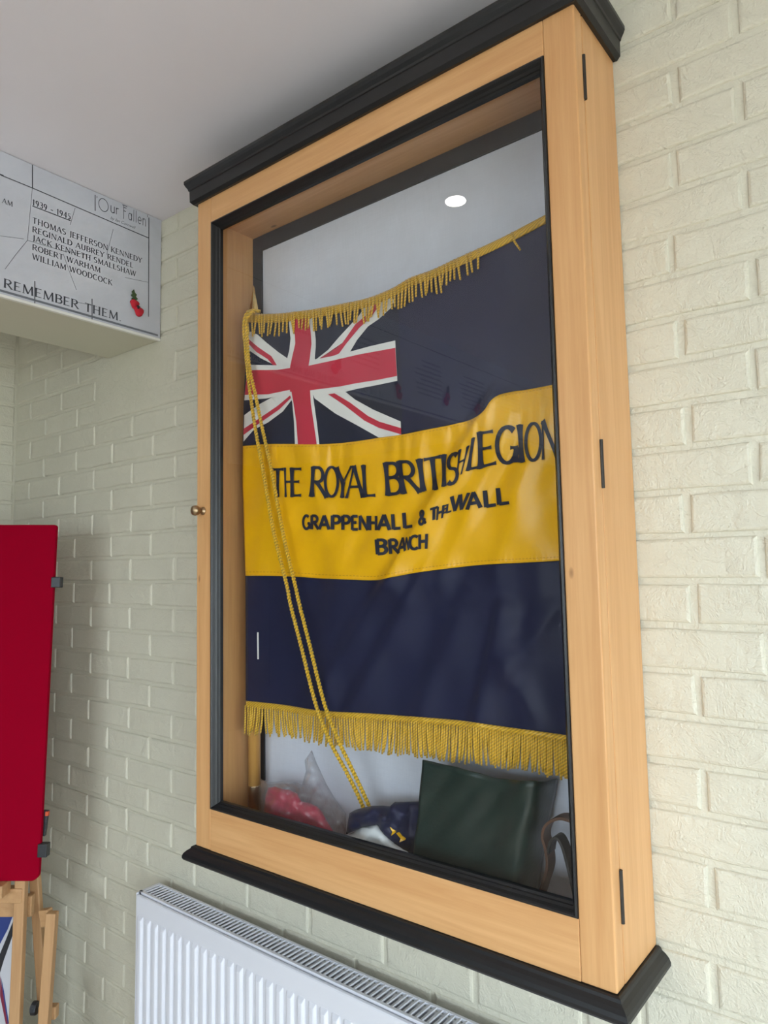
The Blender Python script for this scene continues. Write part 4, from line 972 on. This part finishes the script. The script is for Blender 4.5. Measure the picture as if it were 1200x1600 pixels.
# ------------------------------------------------------------------ easel and red board
e_ = Vector((.784, .62, 0)).normalized(); nrm = Vector((e_.y, -e_.x, 0))            # nrm points to the room
RT = Vector(on((88, 820), 1, -.20)); RB = Vector(on((60, 1377), 1, -.232))
upv = (RT - RB); HB = upv.length; upv.normalize(); e_ = (e_ - upv * e_.dot(upv)).normalized(); fn = e_.cross(upv).normalized()
if fn.dot(nrm) < 0: fn = -fn
WBd = .70; rc = .022
bo = RB - e_ * (WBd / 2)
board = empty('display_board', bo); tag(board, 'tall red felt display board with rounded corners resting on the wooden easel', 'display board')
def bP(u, v, w_): return RB - e_ * u + upv * v + fn * w_ - bo
out = []
for cu_, cv, a0 in ((WBd - rc, rc, 180), (rc, rc, 270), (rc, HB - rc * .35, 0), (WBd - rc, HB - rc * .35, 90)):
    rr = rc if cv == rc else rc * .35
    cu2 = cu_ if cv == rc else (rr if cu_ == rc else WBd - rr)
    for i in range(7):
        a = math.radians(a0 + 90 * i / 6); out.append((cu2 - rr * math.cos(a), cv + rr * math.sin(a)))
k = len(out); b = MB(); b.add([bP(u, v, w_) for w_ in (0, -.014) for u, v in out], [tuple(range(k)), tuple(range(2*k-1, k-1, -1))] + [(i, (i+1) % k, k+(i+1) % k, k+i) for i in range(k)])
b.build('felt_panel', M['felt'], board, bevel=.0015)
def clipx(py_, hpx, name='clip', du=.012, mat='clip'):
    v = (1377 - py_) / 557 * HB; h = hpx / 557 * HB
    b = MB(); b.bar(bP(.004 - du, v - h / 2, -.006), bP(.004 - du, v + h / 2, -.006), .026, .024, e_); return b.build(name, M[mat], board, bevel=.002)
clipx(914, 17); clipx(1331, 20); 
v1 = (1377 - 1293) / 557 * HB
MB().bar(bP(.003, v1 - .035, -.0195), bP(-.003, v1 + .035, -.0195), .016, .012, e_).build('latch', M['clip'], board, bevel=.002)
MB().bar(bP(-.010, v1 + .022, -.013), bP(-.010, v1 + .033, -.013), .008, .01, e_).build('latch_button', M['orange'], board)
eas = empty('easel', (bo.x, bo.y, 0)); eo = Vector(eas.location); tag(eas, 'beech wooden floor easel carrying the red display board in the corner', 'easel')
def depthpt(px, py, back=0.0):                       # point on the board plane (pushed back), under a photo pixel
    v = Vector(np.array([(px - 600) / FPX, (800 - py) / FPX, 1.0]) @ MR); c = Vector(CAM); t = ((RB - fn * back) - c).dot(fn) / v.dot(fn); return c + v * t
def ebar(name, p, q, w_, t_2, side, mat='beech_v'):
    b = MB().bar(p - eo, q - eo, w_, t_2, side); return b.build(name, M[mat], eas, bevel=.003)
def tofloor(p, q): d = q - p; return p + d * ((0.001 - p.z) / d.z)
side = e_
p = depthpt(34, 1372, .03); q = depthpt(24.5, 1600, .03); ebar('leg', p + (p - q).normalized() * .9, tofloor(p, q), .030, .024, side)
L2 = -e_ * .42
ebar('leg', p + (p - q).normalized() * .9 + L2, tofloor(p, q) + L2, .030, .024, side)
p = depthpt(55, 1372, .10); q = depthpt(66, 1540, .10); ebar('rear_leg', p + (p - q).normalized() * .8, tofloor(p, q), .027, .022, side)
p = depthpt(82, 1425, .02); q = depthpt(69.5, 1600, .02); ebar('side_leg', p, tofloor(p, q), .028, .026, side)
a_ = depthpt(38, 1397, .03); ebar('cross_bar', a_, a_ - e_ * .62, .040, .03, Vector((0, 0, 1)), 'beech_h')
a_ = depthpt(52, 1414, .065); ebar('cross_bar', a_, a_ - e_ * .66, .058, .022, Vector((0, 0, 1)), 'beech_h')
zp_ = Vector((0, 0, 1)); zp_ = (zp_ - e_ * zp_.dot(e_)).normalized(); a_ = RB - e_ * (RB - depthpt(12, 1386)).dot(e_) + fn * .006 - zp_ * .0180
ebar('tray', a_, a_ - e_ * .40, .034, .050, Vector((0, 0, 1)), 'beech_h')
a_ = depthpt(66, 1434, .04); ebar('brace', a_, depthpt(80, 1432, .03), .045, .022, Vector((0, 0, 1)), 'beech_h')
a_ = depthpt(59, 1575, .055); b = MB().lathe([(0, 0), (.016, 0), (.018, .004), (.018, .014), (.012, .018), (0, .018)], tuple(a_ - eo), tuple(-e_), 12); b.build('wing_nut', M['clip'], eas)
a_ = depthpt(62, 1580, .055); ebar('brace', a_, a_ + e_ * .05, .035, .024, Vector((0, 0, 1)), 'beech_h')

# printed panel leaning behind the easel
bk = .16; c0 = depthpt(6, 1500, bk); pn = empty('printed_panel', (c0.x, c0.y, 0)); pno = Vector(pn.location)
tag(pn, 'blue, white and black printed panel standing on the floor behind the easel', 'panel')
def ppoly(name, pts, mat, off):
    vs = [depthpt(x, y, bk - off) - pno for x, y in pts]; vb = [depthpt(x, y, bk) - pno for x, y in pts]; k = len(pts)
    for L in (vs, vb):
        for v in L: v.z = max(v.z, .001)
    MB().add(vs + vb, [tuple(range(k)), tuple(range(2*k-1, k-1, -1))] + [(i, (i+1) % k, k+(i+1) % k, k+i) for i in range(k)]).build(name, M[mat], pn)
ppoly('panel_sheet', [(-120,1428),(24,1430),(22,1600),(22,1760),(-120,1760)], 'wprint', .004)
ppoly('blue_print', [(-100,1431),(20,1431),(12,1452),(0,1475),(-100,1500)], 'blue', .0048)
ppoly('black_stripe', [(20,1440),(19.5,1462),(6,1500),(0,1520),(-60,1580),(-60,1560),(0,1490),(10,1466)], 'kprint', .0048)
ppoly('red_stripe', [(0,1524),(4,1548),(12,1600),(9,1600),(0,1556)], 'rprint', .0048); ppoly('blue_stripe', [(1.5,1526),(6,1548),(14,1600),(12,1600),(4,1548)], 'blue', .005)

# ------------------------------------------------------------------ ceiling downlight (mirrored in the cabinet glass)
dx, dy_ = -1.078, -.79
dlt = empty('ceiling_downlight', (dx, dy_, CEIL)); tag(dlt, 'round white recessed ceiling downlight, lit, mirrored in the cabinet glass', 'ceiling light')
MB().lathe([(.030, -.001), (.046, -.001), (.047, -.005), (.040, -.008), (.031, -.006)], (0, 0, 0), (0, 0, 1), 32).build('trim_ring', M['alu'], dlt, smooth=True)
MB().lathe([(0, -.0075), (.030, -.0075), (.031, -.003), (0, -.003)], (0, 0, 0), (0, 0, 1), 32).build('lamp', M['lamp'], dlt)
